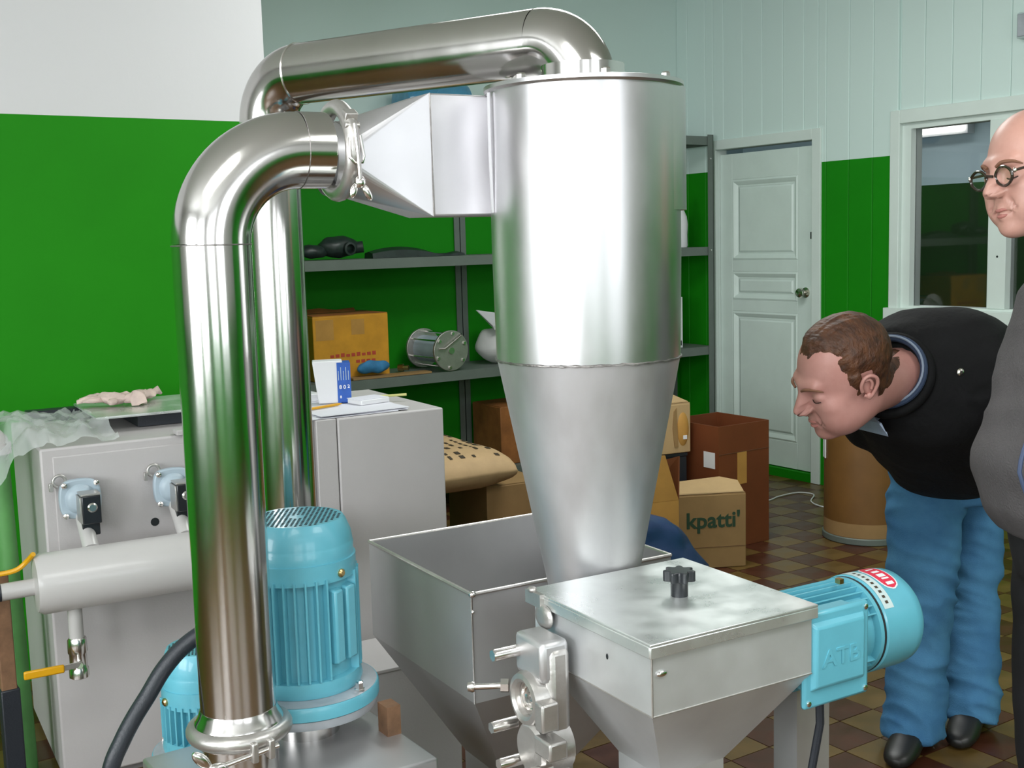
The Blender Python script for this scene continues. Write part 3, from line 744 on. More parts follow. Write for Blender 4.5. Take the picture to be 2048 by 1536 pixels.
bv = part('ball_valve', MB().lathe([(.021, hz-.155), (.024, hz-.160), (.025, hz-.195), (.022, hz-.20), (.022, hz-.235), (.025, hz-.24), (.025, hz-.262), (.018, hz-.266)], (.035, hy, 0), (0,0,1), 8), 'bright_bolt', t, ang=50)
part('valve_stem', MB().cyl((.035, hy-.018, hz-.222), (.030, hy-.045, hz-.218), .009, 12), 'bright_bolt', bv)
part('lever', MB().box((.008, hy-.043, hz-.216), (.055, .004, .016), 0), 'cast_steel', bv, bevel=.001)
part('lever_grip', MB().box((-.055, hy-.043, hz-.218), (.098, .010, .022), 0), 'yellow_plastic', bv, bevel=.004, label='yellow plastic lever grip')
def pulse_valve(x, z):
    y = 0.0
    pts = []
    for i in range(48):
        a = 2*PI*i/48; rr = .054*(1+.14*abs(math.sin(2*a))**3)
        pts.append((x+rr*math.cos(a), y-.028, z+rr*math.sin(a)))
    v = part('pulse_valve', MB().prism(pts, (0, -.022, 0)).lathe([(.030, .030), (.034, .0), (.034, -.005)], (x, y-.0, z), (0,1,0), 28), 'pale_blue_metal', t, bevel=.004, label='pale blue valve with a black coil')
    part('valve_dome', MB().lathe([(.042, -.048), (.036, -.058), (.026, -.064), (.010, -.066)], (x, y, z), (0,1,0), 32), 'pale_blue_metal', v)
    part('valve_coil', MB().box((x+.014, y-.094, z-.018), (.048, .062, .076)).box((x+.014, y-.082, z-.064), (.045, .040, .055)), 'black_plastic', v, bevel=.003, label='black solenoid coil')
    part('coil_nut', MB().lathe([(.013, -.123), (.013, -.126), (.009, -.130)], (x+.016, y, z-.012), (0,1,0), 16), 'bright_bolt', v)
    part('coil_frame', MB().box((x-.012, y-.094, z-.018), (.005, .060, .070)).box((x+.014, y-.094, z+.022), (.050, .060, .005)), 'cast_steel', v, bevel=.001)
    for a in (45, 135, 225, 315):
        part('valve_bolt', MB().lathe([(.0075, -.050), (.0075, -.060), (.004, -.062)], (x+.058*math.cos(math.radians(a)), y, z+.058*math.sin(math.radians(a))), (0,1,0), 8), 'bright_bolt', v)
    part('clamp_hook', MB().tube(arc((x-.048, y-.03, z+.050), .016, (1,0,0), (0,0,1), -.3, 4.4, 12), .0045, 8).box((x-.070, y-.03, z+.036), (.010, .012, .022)), 'cast_steel', v, bevel=.001)
    part('valve_riser', MB().tube([(x+.004, y-.03, z-.04), (x+.004, y-.08, z-.078), (x+.004, hy+.03, hz+.064)], .021, 16), 'tank_grey', v)
pulse_valve(.088, .812); pulse_valve(.335, .812)
part('vent_hole', MB().lathe([(.012, -.0065), (.012, -.0072)], (.287, 0, .712), (0,1,0), 12), 'hole_black', t)

t = thing('control_cabinet', 'pale grey steel cabinet with papers on top behind the upright motor', 'cabinet', (1.425, 3.225, 0), RC)
part('body', MB().bb(0, .065, 0, .60, .02, .948), 'cabinet_grey', t, bevel=.003)
part('door', MB().bb(.068, .425, 0, .60, .02, .948), 'cabinet_grey', t, bevel=.006)
part('plinth', MB().bb(.01, .41, .02, .58, 0, .02), 'cabinet_seam', t)
part('side_panel', MB().bb(.425, .438, .03, .57, .03, .918), 'cabinet_grey', t, bevel=.003)

part('seal_strip', MB().bb(.04, .45, .53, .58, .948, .985), 'black_rubber', bpy.data.objects['filter_cabinet'])
# things lying on the filter cabinet
t = thing('hatch_plate', 'steel hatch plate with a black knob lying on the filter cabinet under gloves', 'plate', (1.10, 3.60, .950), RC)
part('plate', MB().bb(-.245, .23, -.18, .20, .038, .046), 'lid_steel', t, bevel=.002)
part('support_block', MB().bb(-.12, .20, -.13, .16, 0, .038), 'black_rubber', t)
star_knob(t, (.10, .07, .046), .9)
t = thing('work_gloves', 'crumpled pair of pinkish cotton work gloves on the steel hatch plate', 'gloves', (1.0, 3.63, .998), .2)
def glove(nm, ox_, oy_, rz, s):
    m = MB().ell((0, 0, .020), (.055, .040, .020), 20, 12)
    for i, (dx, dy, a, L) in enumerate(((.045, -.028, -.35, .038), (.062, -.010, -.1, .045), (.062, .010, .1, .045), (.048, .028, .4, .036), (-.01, .045, 1.2, .030))):
        c_, s_ = math.cos(a), math.sin(a)
        m.tube([(dx-.02*c_, dy-.02*s_, .018), (dx+L*.4*c_, dy+L*.4*s_, .022), (dx+L*c_, dy+L*s_, .014)], [.012, .0115, .008], 10)
    m.tube([(-.04, 0, .018), (-.075, .004, .018), (-.10, .0, .016)], [.022, .021, .026], 14)
    m.v = [(x, y, .001+z*.85) for x, y, z in m.v]
    lump(m, .014, 30, ox_*31)
    m.v = [(x, y, max(z, -.005)) for x, y, z in m.v]
    M = Matrix.Translation((ox_, oy_, .006)) @ Matrix.Rotation(rz, 4, 'Z') @ Matrix.Scale(s, 4)
    m.v = [tuple(M @ Vector(p)) for p in m.v]
    o = part(nm, m, 'glove_cotton', t, ang=80)
glove('glove', -.045, .03, 2.5, .95); glove('glove', .055, .035, .9, .95)
t = None
P = []
for i in range(30):
    row = []
    for j in range(30):
        u = i/29; v = j/29
        x = .50 + .36*u + .015*mnoise.noise(Vector((u*5, v*5, 1)))
        y = 3.27 + .5*v
        z = .985 + .075*math.exp(-((u-.22)**2/.05+(v-.45)**2/.09)) + .030*mnoise.noise(Vector((u*6, v*6, 4))) + .016*mnoise.noise(Vector((u*15, v*15, 9)))
        if x < .64: z = z - (.64-x)*1.0
        z -= max(0, .1-v)*.25
        row.append((x, y, max(z, .953) if x > .64 else z))
    P.append(row)
solo('plastic_film', MB().grid(P), 'film_plastic', 'crumpled clear plastic film draped over the left end of the filter cabinet', 'plastic film', loc=(.7, 3.5, .95), ang=80)

# pipes at the far left edge
t = thing('green_pipe', 'upright green painted pipe at the left edge beside the filter cabinet', 'pipe', (.575, 3.43, 0))
part('pipe', MB().tube([(.012, 0, .0), (.006, 0, .5), (0, 0, .93)], .026, 20), 'green_hose', t)
t = thing('white_elbow', 'white plastic pipe end above the green pipe at the left edge', 'pipe', (.560, 3.43, .93))
part('elbow', MB().tube([(0, -.02, .0), (0, -.02, .03), (-.02, -.02, .055), (-.06, -.02, .065), (-.14, -.02, .068)], .040, 24), 'tank_grey', t)
part('collar', MB().lathe([(.046, -.0), (.046, .03)], (0, -.02, 0), (0,0,1), 24), 'tank_grey', t)
t = thing('rusty_post', 'rusty brown post at the left edge in front of the green pipe', 'post', (.535, 3.33, 0))
part('post', MB().bb(-.02, .02, -.02, .02, 0, .62), 'rust_brown', t, bevel=.003)
part('dark_sleeve', MB().bb(-.024, .026, -.024, .024, .02, .30), 'black_rubber', t, bevel=.004)
solo('yellow_cable', MB().tube(spline([(.44, 3.16, .665), (.50, 3.15, .662), (.545, 3.14, .668), (.570, 3.13, .688), (.582, 3.10, .712)]), .0065, 8), 'yellow_plastic', 'thin yellow cable reaching the left end of the round air tank', 'cable', loc=(.44, 3.16, .665))

# things lying on the control cabinet
ZT = .949
t = thing('paper_stack', 'loose white sheets of paper spread on the control cabinet', 'papers', (1.58, 3.38, ZT), RC)
for i, (x, y, w_, d_, a) in enumerate(((-.02, -.05, .30, .21, .03), (.03, -.03, .297, .21, -.10), (-.04, .10, .297, .21, .12), (.02, -.045, .297, .21, .06))):
    m = MB(); n = 8
    M = Matrix.Translation((x, y, .0005+.0022*i)) @ Matrix.Rotation(a, 4, 'Z')
    m.rings([[tuple(M @ Vector((sx*w_/2, sy*d_/2, zz))) for sx, sy in ((-1,-1),(1,-1),(1,1),(-1,1))] for zz in (0, .0018)])
    part('sheet', m, 'paper', t, smooth=False)
t = thing('notepad', 'small white notepad with a grey edge on the paper sheets', 'notepad', (1.69, 3.40, ZT+.0095), math.radians(8))
part('pad', MB().bb(-.055, .055, -.04, .04, 0, .016), 'white_plastic', t, bevel=.003)
part('cover', MB().bb(-.056, .052, -.038, .041, .016, .018), 'paper', t)
solo('yellow_rod', MB().tube([(1.66, 3.50, ZT+.016), (1.84, 3.42, ZT+.020)], .0042, 8), 'wood_stick', 'thin yellow green rod sticking out over the cabinet corner', 'rod', loc=(1.66, 3.50, ZT+.012))
solo('yellow_pencil', MB().lathe([(.0045, 0), (.0045, .13), (.001, .15)], (1.455, 3.36, ZT+.0150), (.95, .3, 0), 6), 'yellow_plastic', 'yellow pencil on the sheets in front of the blue and white packet', 'pencil', loc=(1.455, 3.36, ZT+.0105))
t = thing('white_packet', 'white packet with a blue printed side standing on the control cabinet', 'packet', (1.615, 3.50, ZT+.009), math.radians(-24))
def tbox(m, x0, x1, y0, y1, h, fl_):
    return m.rings([[(x0, y0, 0), (x1, y0, 0), (x1, y1, 0), (x0, y1, 0)], [(x0-fl_, y0, h), (x1+fl_*.3, y0, h), (x1+fl_*.3, y1, h), (x0-fl_, y1, h)]])
part('packet_body', tbox(MB(), -.05, .026, -.035, .035, .138, .016), 'white_plastic', t, bevel=.004)
part('blue_side', tbox(MB(), .0262, .055, -.036, .036, .132, .0), 'box_blue', t, bevel=.003, label='blue printed side')
part('blue_front', MB().bb(.012, .0555, -.0375, -.0355, .002, .132), 'box_blue', t)
for (s_, x, z, sz) in (('8', .022, .052, .017), ('0', .035, .052, .017), ('2', .048, .054, .015), ('8', .022, .020, .012)):
    text('packet_print', s_, sz, frame((x, -.0378, z), (1,0,0), (0,0,1)), 'label_white', t, .0003, .0004)
for i in range(5):
    part('print_strip', MB().bb(.016+.008*i, .0175+.008*i, -.0381, -.0374, .075, .105+.012*(i % 2)), 'silver_sticker', t)
t = thing('small_white_box', 'small white box lying behind the packet beside the steel pipe', 'box', (1.555, 3.62, ZT+.0005), .1)
part('box', MB().bb(-.07, .05, -.05, .05, .006, .032), 'white_plastic', t, bevel=.003)
part('dark_base', MB().bb(-.068, .048, -.049, .049, 0, .006), 'black_plastic', t)

# ================================================================== SHELF UNIT AND ITS GOODS
t = thing('shelf_unit', 'grey steel shelf rack along the green back wall', 'shelf', (2.2, 5.45, 0))
SX = 2.93
levels = (.20, .77, 1.39, 2.065)
for z in levels:
    s = part('shelf_board', MB().bb(0, SX, .004, .385, z-.018, z), 'shelf_grey', t)
    part('shelf_edge', MB().bb(0, SX, 0, .004, z-.052, z).bb(0, SX, .004, .02, z-.052, z-.048), 'shelf_grey', s)
    part('side_edge', MB().bb(SX-.004, SX, .004, .385, z-.055, z-.018), 'shelf_grey', s)
def post(x, y, sx, sy):
    part('post', MB().bb(min(x, x+sx*.045), max(x, x+sx*.045), min(y, y+sy*.004), max(y, y+sy*.004), 0, 2.075)
         .bb(min(x, x+sx*.004), max(x, x+sx*.004), min(y, y+sy*.045), max(y, y+sy*.045), 0, 2.075), 'shelf_grey', t)
post(SX+.004, -.006, -1, 1); post(SX+.004, .391, -1, -1); post(-.004, -.006, 1, 1); post(-.004, .391, 1, -1)
part('post', MB().bb(1.29, 1.365, .386, .391, 0, 2.075).bb(1.325, 1.33, .386, .394, 0, 2.075), 'shelf_grey', t)
for z in (1.93, 1.37): part('shelf_bolt', MB().lathe([(.007, 0), (.005, .004)], (SX-.02, -.006, z), (0,-1,0), 8), 'bright_bolt', t)

def carton(name, label, loc, rz, w_, d_, h_, mat, top='closed', group=None, cat='carton', tape=None):
    t = thing(name, label, cat, loc, rz, group)
    x, y = w_/2, d_/2
    if top == 'open':
        i = .006
        part('carton_body', MB().rings([[(-x,-y,0),(x,-y,0),(x,y,0),(-x,y,0)], [(-x,-y,h_),(x,-y,h_),(x,y,h_),(-x,y,h_)],
              [(-x+i,-y+i,h_),(x-i,-y+i,h_),(x-i,y-i,h_),(-x+i,y-i,h_)], [(-x+i,-y+i,.01),(x-i,-y+i,.01),(x-i,y-i,.01),(-x+i,y-i,.01)]]), mat, t, ang=20)
    else:
        part('carton_body', MB().bb(-x, x, -y, y, 0, h_-.004), mat, t, bevel=.004)
        part('flap', MB().bb(-x+.002, x-.002, -y+.002, -.002, h_-.004, h_), mat, t)
        part('flap', MB().bb(-x+.002, x-.002, .002, y-.002, h_-.004, h_), mat, t)
    if tape: part('tape', MB().bb(-x-.001, x+.001, -.025, .025, h_-.0005, h_+.001), tape, t)
    return t
# printed carton in front
t = carton('printed_carton', 'tan carton with green printed letters on its front beside the blue sack', (3.545, 3.865, 0), math.radians(-26.6), .36, .23, .335, 'card_tan')
part('raised_flap', MB().prism([(-.17, -.112, .337), (.17, -.112, .338), (.172, -.02, .366), (.10, .02, .378), (-.16, -.01, .366)], (0, .002, .005)), 'card_pale', t)
part('raised_flap', MB().prism([(.0, .112, .337), (.172, .112, .338), (.168, .03, .360), (.05, .04, .364)], (0, .002, .004)), 'card_pale', t)
text('printed_letters', "kpatti'", .098, frame((.030, -.1162, .215), (1,0,0), (0,0,1)), 'print_green', t, .0004, .0024, 1.02)
part('crease', MB().bb(-.18, .18, -.1165, -.1145, .095, .0965), 'card_inside', t)
# tall brown carton
t = carton('tall_brown_carton', 'tall reddish brown open carton standing beside the white door', (3.90, 4.115, 0), 0.0, .325, .35, .585, 'card_brown', 'open')
part('crease', MB().bb(-.163, .163, -.1765, -.1745, .452, .454), 'card_inside', t)
part('tape', MB().bb(-.045, .015, -.1762, -.1748, .30, .452), 'card_orange', t, label='shiny tape strip')
part('paper_label', MB().bb(-.1642, -.1622, -.150, -.075, .385, .460), 'label_white', t, label='white paper label')
# orange carton with raised flap
t = carton('flapped_carton', 'light orange carton with one raised flap behind the blue sack', (3.055, 3.79, 0), math.radians(-14), .38, .25, .375, 'card_orange', 'open')
part('raised_flap', MB().prism([(-.19, -.125, .376), (.19, -.125, .376), (.125, -.135, .570), (-.19, -.135, .585)], (0, .005, .0)), 'card_orange', t)
part('side_flap', MB().prism([(.19, -.12, .376), (.19, .12, .376), (.225, .10, .50), (.205, -.10, .555)], (.005, 0, .0)), 'card_brown', t)
part('far_flap', MB().prism([(-.19, .122, .376), (.19, .122, .376), (.17, .21, .50), (-.19, .21, .50)], (0, .005, .0)), 'card_inside', t)
# carton with torn end on the lowest shelf
t = thing('dark_crate', 'low dark crate under the torn carton behind the printed carton', 'crate', (3.572, 4.225, 0), math.radians(-9))
part('crate_body', MB().bb(-.135, .135, -.10, .11, 0, .435), 'black_rubber', t, bevel=.004)
part('crate_rim', MB().bb(-.138, .138, -.104, .114, .435, .453), 'black_rubber', t, bevel=.003)
t = carton('torn_carton', 'pale tan carton with a torn end on the dark crate beside the tall brown carton', (3.570, 4.222, .4545), math.radians(-9), .30, .22, .235, 'card_pale')
part('torn_edge', MB().prism([(.060, -.110, .03), (.050, -.110, .12), (.058, -.110, .20), (.072, -.110, .215), (.080, -.110, .03)], (0, -.004, 0)), 'card_tan', t)
part('inner_bulge', MB().ell((.108, -.104, .112), (.034, .018, .085), 18, 12), 'card_orange', t)
part('paper_label', MB().box((.112, -.1215, .075), (.020, .004, .018)), 'label_white', t)
part('lifted_flap', MB().prism([(-.10, -.105, .237), (.14, -.105, .237), (.145, .03, .252), (-.05, .04, .248)], (0, 0, .004)), 'card_pale', t)
carton('dark_carton', 'brown carton on the lowest shelf partly behind the cyclone cone', (3.755, 5.655, .2005), 0.0, .40, .30, .335, 'card_rust')
# orange box on the middle shelf
t = carton('orange_box', 'worn orange carton with red print on the middle shelf', (2.668, 5.678, .771), 0.0, .43, .29, .335, 'card_yellow')
part('worn_top', MB().rings([[(-.214,-.144,.3352),(.214,-.144,.3352),(.214,.144,.3352),(-.214,.144,.3352)], [(-.214,-.140,.3375),(.208,-.140,.3375),(.205,.14,.3375),(-.214,.14,.3375)]]), 'card_rust', t)
part('lifted_flap', MB().prism([(-.2, .10, .337), (.15, .10, .337), (.155, .132, .352), (.05, .135, .345), (-.05, .135, .358), (-.2, .132, .350)], (0, .004, .003)), 'card_rust', t)
part('worn_patch', MB().bb(.0, .075, -.1456, -.1445, .23, .31), 'card_orange', t)
part('worn_patch', MB().bb(-.2, -.1, -.1456, -.1445, .21, .315), 'card_orange', t)
for i in range(9):
    part('red_print', MB().bb(-.125+.030*i, -.104+.030*i, -.1460, -.1445, .118, .132+.003*(i % 3)), 'print_red', t)
for i in range(4):
    part('red_print', MB().bb(.02+.030*i, .042+.030*i, -.1460, -.1445, .082, .098), 'print_red', t)

# stainless cage part
t = thing('steel_rotor', 'steel cage part with two round end plates lying on the middle shelf', 'machine part', (3.205, 5.60, .771), math.radians(3))
R_ = .108
def disc(nm, y, hh_): return part(nm, MB().lathe([(R_, 0), (R_+.002, .002), (R_+.002, hh_-.002), (R_, hh_)], (0, y, R_+.004), (0,1,0), 44), 'cast_steel', t, bevel=.001)
disc('end_plate', -.155, .016); disc('end_plate', .12, .016)
part('drum_body', MB().lathe([(.072, -.14), (.072, .12)], (0, 0, R_+.004), (0,1,0), 36), 'pale_blue_metal', t, label='blue grey drum body')
for i in range(6):
    a = 2*PI*i/6+.4
    p = (.092*math.cos(a), .092*math.sin(a)+R_+.004)
    part('tie_rod', MB().cyl((p[0], -.14, p[1]), (p[0], .12, p[1]), .005, 8), 'bright_bolt', t)
    part('rod_nut', MB().lathe([(.009, -.155), (.009, -.163)], (p[0], 0, p[1]), (0,1,0), 6), 'bright_bolt', t, smooth=False)
part('handle_bar', MB().tube([(-.085, -.165, R_+.02), (-.05, -.172, R_+.02), (.055, -.172, R_+.085), (.062, -.16, R_+.09)], .0045, 8), 'bright_bolt', t)
part('hub', MB().lathe([(.02, -.155), (.018, -.160)], (0, 0, R_+.004), (0,1,0), 20), 'bright_bolt', t)
# white tray in film
t = thing('wrapped_tray', 'white plastic tray leaning in clear wrapping on the middle shelf', 'tray', (3.66, 5.62, .771), .1)
m = lump(MB().ell((0, 0, .11), (.16, .11, .11), 28, 18), .03, 9, 3); m.v = [(x, y, max(z, .001)) for x, y, z in m.v]
part('wrapping', m, 'film_white', t, ang=80)
part('tray', MB().rings([[(-.13, -.09, .20), (.13, -.09, .16), (.15, .05, .235), (-.12, .06, .285)], [(-.15, -.10, .225), (.15, -.10, .185), (.17, .06, .255), (-.13, .075, .305)],
                         [(-.145, -.096, .225), (.145, -.096, .185), (.165, .056, .255), (-.125, .071, .305)], [(-.125, -.086, .204), (.125, -.086, .164), (.145, .046, .239), (-.115, .056, .289)]]), 'white_plastic', t)
# cardboard sheet, blue cloth, brass fitting, tube
solo('cardboard_sheet', lump(MB().box((2.86, 5.49, .7775), (.46, .075, .010), -.015), .002, 12), 'card_tan', 'worn brown cardboard sheet lying along the front of the middle shelf', 'cardboard', loc=(2.86, 5.49, .771))
m = lump(MB().box((0,0,.03), (.2, .13, .06)).ell((0, 0, .045), (.12, .07, .035), 24, 14), .012, 15, 2)
M = Matrix.Translation((2.76, 5.487, .7855)); m.v = [tuple(M @ Vector((p[0]*.8, p[1]*.38, max(p[2], 0)))) for p in m.v]
m.v = m.v[8:]; m.f = [tuple(i-8 for i in f) for f in m.f[6:]]; m.mi = m.mi[6:]
solo('blue_cloth', m, 'cloth_blue', 'folded blue cloth on the cardboard sheet beside the orange carton', 'cloth', loc=(2.76, 5.487, .7835), ang=80)
solo('brass_fitting', MB().lathe([(.012, -.03), (.020, -.028), (.022, .0), (.014, .004), (.014, .03)], (3.0, 5.60, .797), (.6, -.6, .0), 16), 'brass', 'small shiny brass fitting on the shelf board left of the steel cage part', 'fitting', loc=(3.0, 5.60, .771))
# dark gadgets on the upper shelf
t = thing('dark_fitting', 'black lumpy cast fitting on the upper shelf behind the steel pipe', 'fitting', (2.62, 5.60, 1.399), .1)
part('casting', lump(MB().ell((.03, 0, .055), (.12, .07, .055), 28, 16).ell((-.13, 0, .035), (.08, .06, .035), 20, 12), .010, 22, 5), 'dark_tool', t, ang=80)
part('bore', MB().lathe([(.034, 0), (.034, -.03), (.024, -.032), (.024, -.012)], (.05, -.055, .045), (0, 1, 0), 20, False), 'dark_tool', t)
part('port', MB().lathe([(.03, 0), (.03, .04), (.02, .042), (.02, .02)], (.12, -.02, .05), (.8, -.5, .1), 20, False), 'dark_tool', t)
P = []
for i in range(25):
    u = i/24
    zt_ = .012 + .045*math.sin(PI*min(1, u*1.25+.12))**.7*(1 if u < .7 else 1) if u < .7 else .012+.02*(1-u)+.012*math.exp(-((u-.95)/.06)**2)
    x = -.28+.56*u
    P.append([(x, -.05, 0), (x, -.045, zt_*.7), (x, 0, zt_), (x, .045, zt_*.8), (x, .05, 0)])
solo('folded_belt', MB().rings(P), 'dark_tool', 'flat dark folded rubber belt on the upper shelf left of the cyclone', 'belt', ang=60)
bpy.data.objects['folded_belt'].location = (3.09, 5.58, 1.391)
# blue water bottle on top
t = thing('water_bottle', 'large translucent blue water bottle lying on top of the rack', 'bottle', (3.10, 5.62, 2.066))
part('bottle', MB().lathe([(.08, -.05), (.125, -.045), (.133, -.03), (.133, .06), (.127, .07), (.133, .08), (.133, .18), (.127, .19), (.133, .20), (.133, .27), (.11, .33), (.05, .37), (.032, .39), (.032, .43)], (0, 0, .134), (1, -.12, 0), 36), 'bottle_blue', t)
part('cap', MB().lathe([(.036, .425), (.037, .465), (.03, .47)], (0, 0, .134), (1, -.12, 0), 24), 'bottle_cap_blue', t)
# items at the right end
t = thing('white_bottle', 'white plastic bottle with round cap on the upper shelf by the door', 'bottle', (4.955, 5.56, 1.391))
part('bottle', MB().lathe([(.046, 0), (.05, .01), (.048, .08), (.052, .14), (.045, .19), (.03, .225), (.024, .24)], seg=24), 'white_plastic', t)
part('cap', MB().ell((0, 0, .268), (.032, .032, .034), 16, 10), 'white_plastic', t)
t = thing('white_carton', 'white box with black corner marks on the middle shelf by the door', 'box', (4.86, 5.56, .771))
part('box', MB().bb(-.06, .06, -.06, .06, 0, .315), 'white_plastic', t, bevel=.002)
part('black_mark', MB().bb(-.02, .045, -.0615, -.0595, .265, .285).bb(-.03, .05, -.0615, -.0595, .015, .045), 'black_plastic', t)
part('black_mark', MB().prism([(-.01, -.0615, .06), (.01, -.0615, .15), (.005, -.0615, .22), (-.03, -.0615, .12)], (0, .002, 0)), 'black_plastic', t)

# paper sack on cartons, behind the control cabinet
carton('low_carton', 'brown carton under the right end of the paper sack', (2.80, 4.40, 0), math.radians(-6), .28, .40, .415, 'card_tan')
carton('hidden_carton', 'carton under the left end of the paper sack behind the control cabinet', (2.20, 4.48, 0), math.radians(-4), .32, .40, .415, 'card_tan')
t = thing('paper_sack', 'full brown paper sack lying across cartons behind the control cabinet', 'sack', (2.47, 4.47, .416), math.radians(87))
P = []
nx, ny = 36, 28
m = MB()
for i in range(nx+1):
    u = i/nx; s = 1-abs(2*u-1)**6
    R = []
    for j in range(ny):
        a = 2*PI*j/ny
        cx__, sx__ = math.cos(a), math.sin(a)
        yy = .27*math.copysign(abs(cx__)**.55, cx__)*(.92+.08*s)
        zz = .088*math.copysign(abs(sx__)**.6, sx__)*max(.12, s**.6)
        x = -.40+.80*u
        w_ = .012*mnoise.noise(Vector((x*7, yy*7, zz*14)))
        R.append((x+w_, yy+w_, max(.001, .09+zz+w_)))
    m.rings([R]) if False else P.append(R)
m.rings(P)
sk = part('sack', m, 'sack_paper', t, ang=80)
rnd = random.Random(3)
from mathutils.bvhtree import BVHTree
sbv = BVHTree.FromPolygons([v.co for v in sk.data.vertices], [tuple(f.vertices) for f in sk.data.polygons])
for r_i in range(7):
    x = -.34
    while x < .36:
        L = rnd.uniform(.012, .04)
        if rnd.random() < .6:
            hw_ = .007 if r_i % 3 else .011; yy = -.19+.055*r_i
            q4 = [sbv.ray_cast(Vector((xx, y_, .5)), Vector((0, 0, -1)))[0] for (xx, y_) in ((x, yy-hw_), (x+L, yy-hw_), (x+L, yy+hw_), (x, yy+hw_))]
            if all(q4): part('sack_print', MB().add([q+Vector((0, 0, .0025)) for q in q4], [(0, 1, 2, 3)]), 'print_dark', t, smooth=False)
        x += L+.016
# blue sack in front of the cartons
m = MB(); P = []
for i in range(25):
    t_ = i/24; h = .46*t_
    rr = .36*math.sqrt(max(.001, 1-(t_)**2.3))*(1.0 if t_ > .1 else .92+.8*t_)
    P.append([(2.665+rr*math.cos(2*PI*j/40)*1.05, 3.28+rr*.62*math.sin(2*PI*j/40), h) for j in range(40)])
m.rings(P); lump(m, .032, 7, 4); lump(m, .012, 17, 2); m.v = [(x, y, max(z, .001)) for x, y, z in m.v]
solo('blue_sack', m, 'tarp_blue', 'dark blue plastic sack slumped on the floor behind the hopper', 'sack', loc=(2.665, 3.28, 0), ang=80)

# fibre drum by the green wall
t = thing('fibre_drum', 'brown fibre drum with a metal bottom hoop behind the bending man', 'drum', (4.47, 3.70, 0))
part('shell', MB().lathe([(.196, .012), (.196, .60)], seg=64), 'drum_fibre', t)
part('bottom_hoop', MB().lathe([(.199, .0), (.203, .004), (.203, .028), (.199, .032)], seg=64), 'shelf_grey', t)
part('foot_band', MB().lathe([(.1965, .034), (.1965, .10)], seg=64, caps=False), 'card_tan', t)
part('top_hoop', MB().lathe([(.199, .585), (.203, .59), (.203, .615), (.197, .62), (.17, .612), (.01, .612)], seg=64), 'shelf_grey', t)
part('paper_tag', MB().box((-.158, .118, .44), (.004, .05, .10), math.radians(-37)), 'label_white', t)
part('shiny_tape', MB().box((.02, -.199, .075), (.05, .004, .045), .1, 0, -.5), 'silver_sticker', t)
solo('white_cable', MB().tube(spline([(4.08, 4.52, .004), (4.35, 4.58, .004), (4.638, 4.527, .004), (4.78, 4.56, .004), (4.93, 4.56, .004), (4.96, 4.47, .004), (4.82, 4.36, .004), (4.77, 4.24, .004), (4.79, 4.10, .004), (4.72, 3.92, .004)]), .0038, 6), 'label_white', 'thin white cable snaking across the checkered floor to the drum', 'cable', loc=(4.08, 4.52, 0))
t = thing('junction_box', 'small grey junction box high on the right wall above the bald man', 'box', (5.2, 3.36, 2.40))
part('box', MB().bb(-.05, 0, -.05, .05, -.06, .06), 'silver_sticker', t, bevel=.008)
part('cover', MB().bb(-.056, -.05, -.042, .042, -.052, .052), 'flange_grey', t, bevel=.003)

# ================================================================== PEOPLE
def smin(a, b, k):
    h = np.clip(.5+.5*(b-a)/k, 0, 1); return b*(1-h)+a*h-k*h*(1-h)
def smax(a, b, k): return -smin(-a, -b, k)
def s_ell(p, c, r):
    q = (p-np.array(c))/np.array(r); k0 = np.linalg.norm(q, axis=-1); k1 = np.linalg.norm(q/np.array(r), axis=-1)
    return k0*(k0-1)/np.maximum(k1, 1e-9)
def s_cap(p, a, b, ra, rb=None):
    rb = ra if rb is None else rb
    a = np.array(a); b = np.array(b); pa = p-a; ba = b-a
    h = np.clip((pa@ba)/(ba@ba), 0, 1)
    return np.linalg.norm(pa-h[..., None]*ba, axis=-1) - (ra+(rb-ra)*h)
def head_sdf(p, neck_end, full=1.0):
    """head in its own frame: x across, y forward, z up; origin between the ears"""
    q = p.copy(); q[..., 0] = np.abs(q[..., 0])
    d = s_ell(p, (0, -.014, .036), (.0755, .097, .086))
    d = smin(d, s_ell(p, (0, .030, -.035), (.061, .062, .086)), .035)
    d = smin(d, s_ell(q, (.030, .028, -.070), (.032, .050, .036)), .030)          # jaw
    d = smin(d, s_ell(p, (0, .070, -.101), (.024, .022, .018)), .022)             # chin
    d = smin(d, s_cap(q, (.0, .086, .026), (.034, .078, .028), .011, .009), .016)  # brow
    d = smin(d, s_ell(q, (.043, .056, -.022), (.022, .024, .018)), .022)          # cheek bones
    d = smin(d, s_ell(q, (.036*full, .050, -.052), (.026, .030, .028)), .022)
    d = smax(d, -s_ell(q, (.0335, .103, .004), (.020, .019, .0135)), .014)        # eye sockets
    d = smin(d, s_ell(q, (.0330, .0735, .002), (.0155, .0125, .0115)), .005)      # lids
    d = smin(d, s_cap(p, (0, .090, .012), (0, .113, -.026), .0085, .0120), .011)  # nose
    d = smin(d, s_ell(q, (.0125, .100, -.031), (.0085, .012, .0085)), .007)       # nostrils
    d = smin(d, s_cap(q, (0, .0895, -.0600), (.021, .077, -.0640), .0085, .005), .007)
    d = smin(d, s_cap(q, (0, .0875, -.0750), (.018, .077, -.0720), .0090, .005), .007)
    d = smax(d, -s_cap(q, (0, .099, -.0675), (.024, .083, -.0685), .0034, .0026), .004)  # mouth line
    d = smax(d, -s_cap(q, (.019, .096, -.036), (.031, .080, -.058), .0035, .0030), .009)  # nose-to-mouth fold
    d = smin(d, s_cap(p, (0, -.030, -.060), neck_end, .055, .060), .030)
    return d
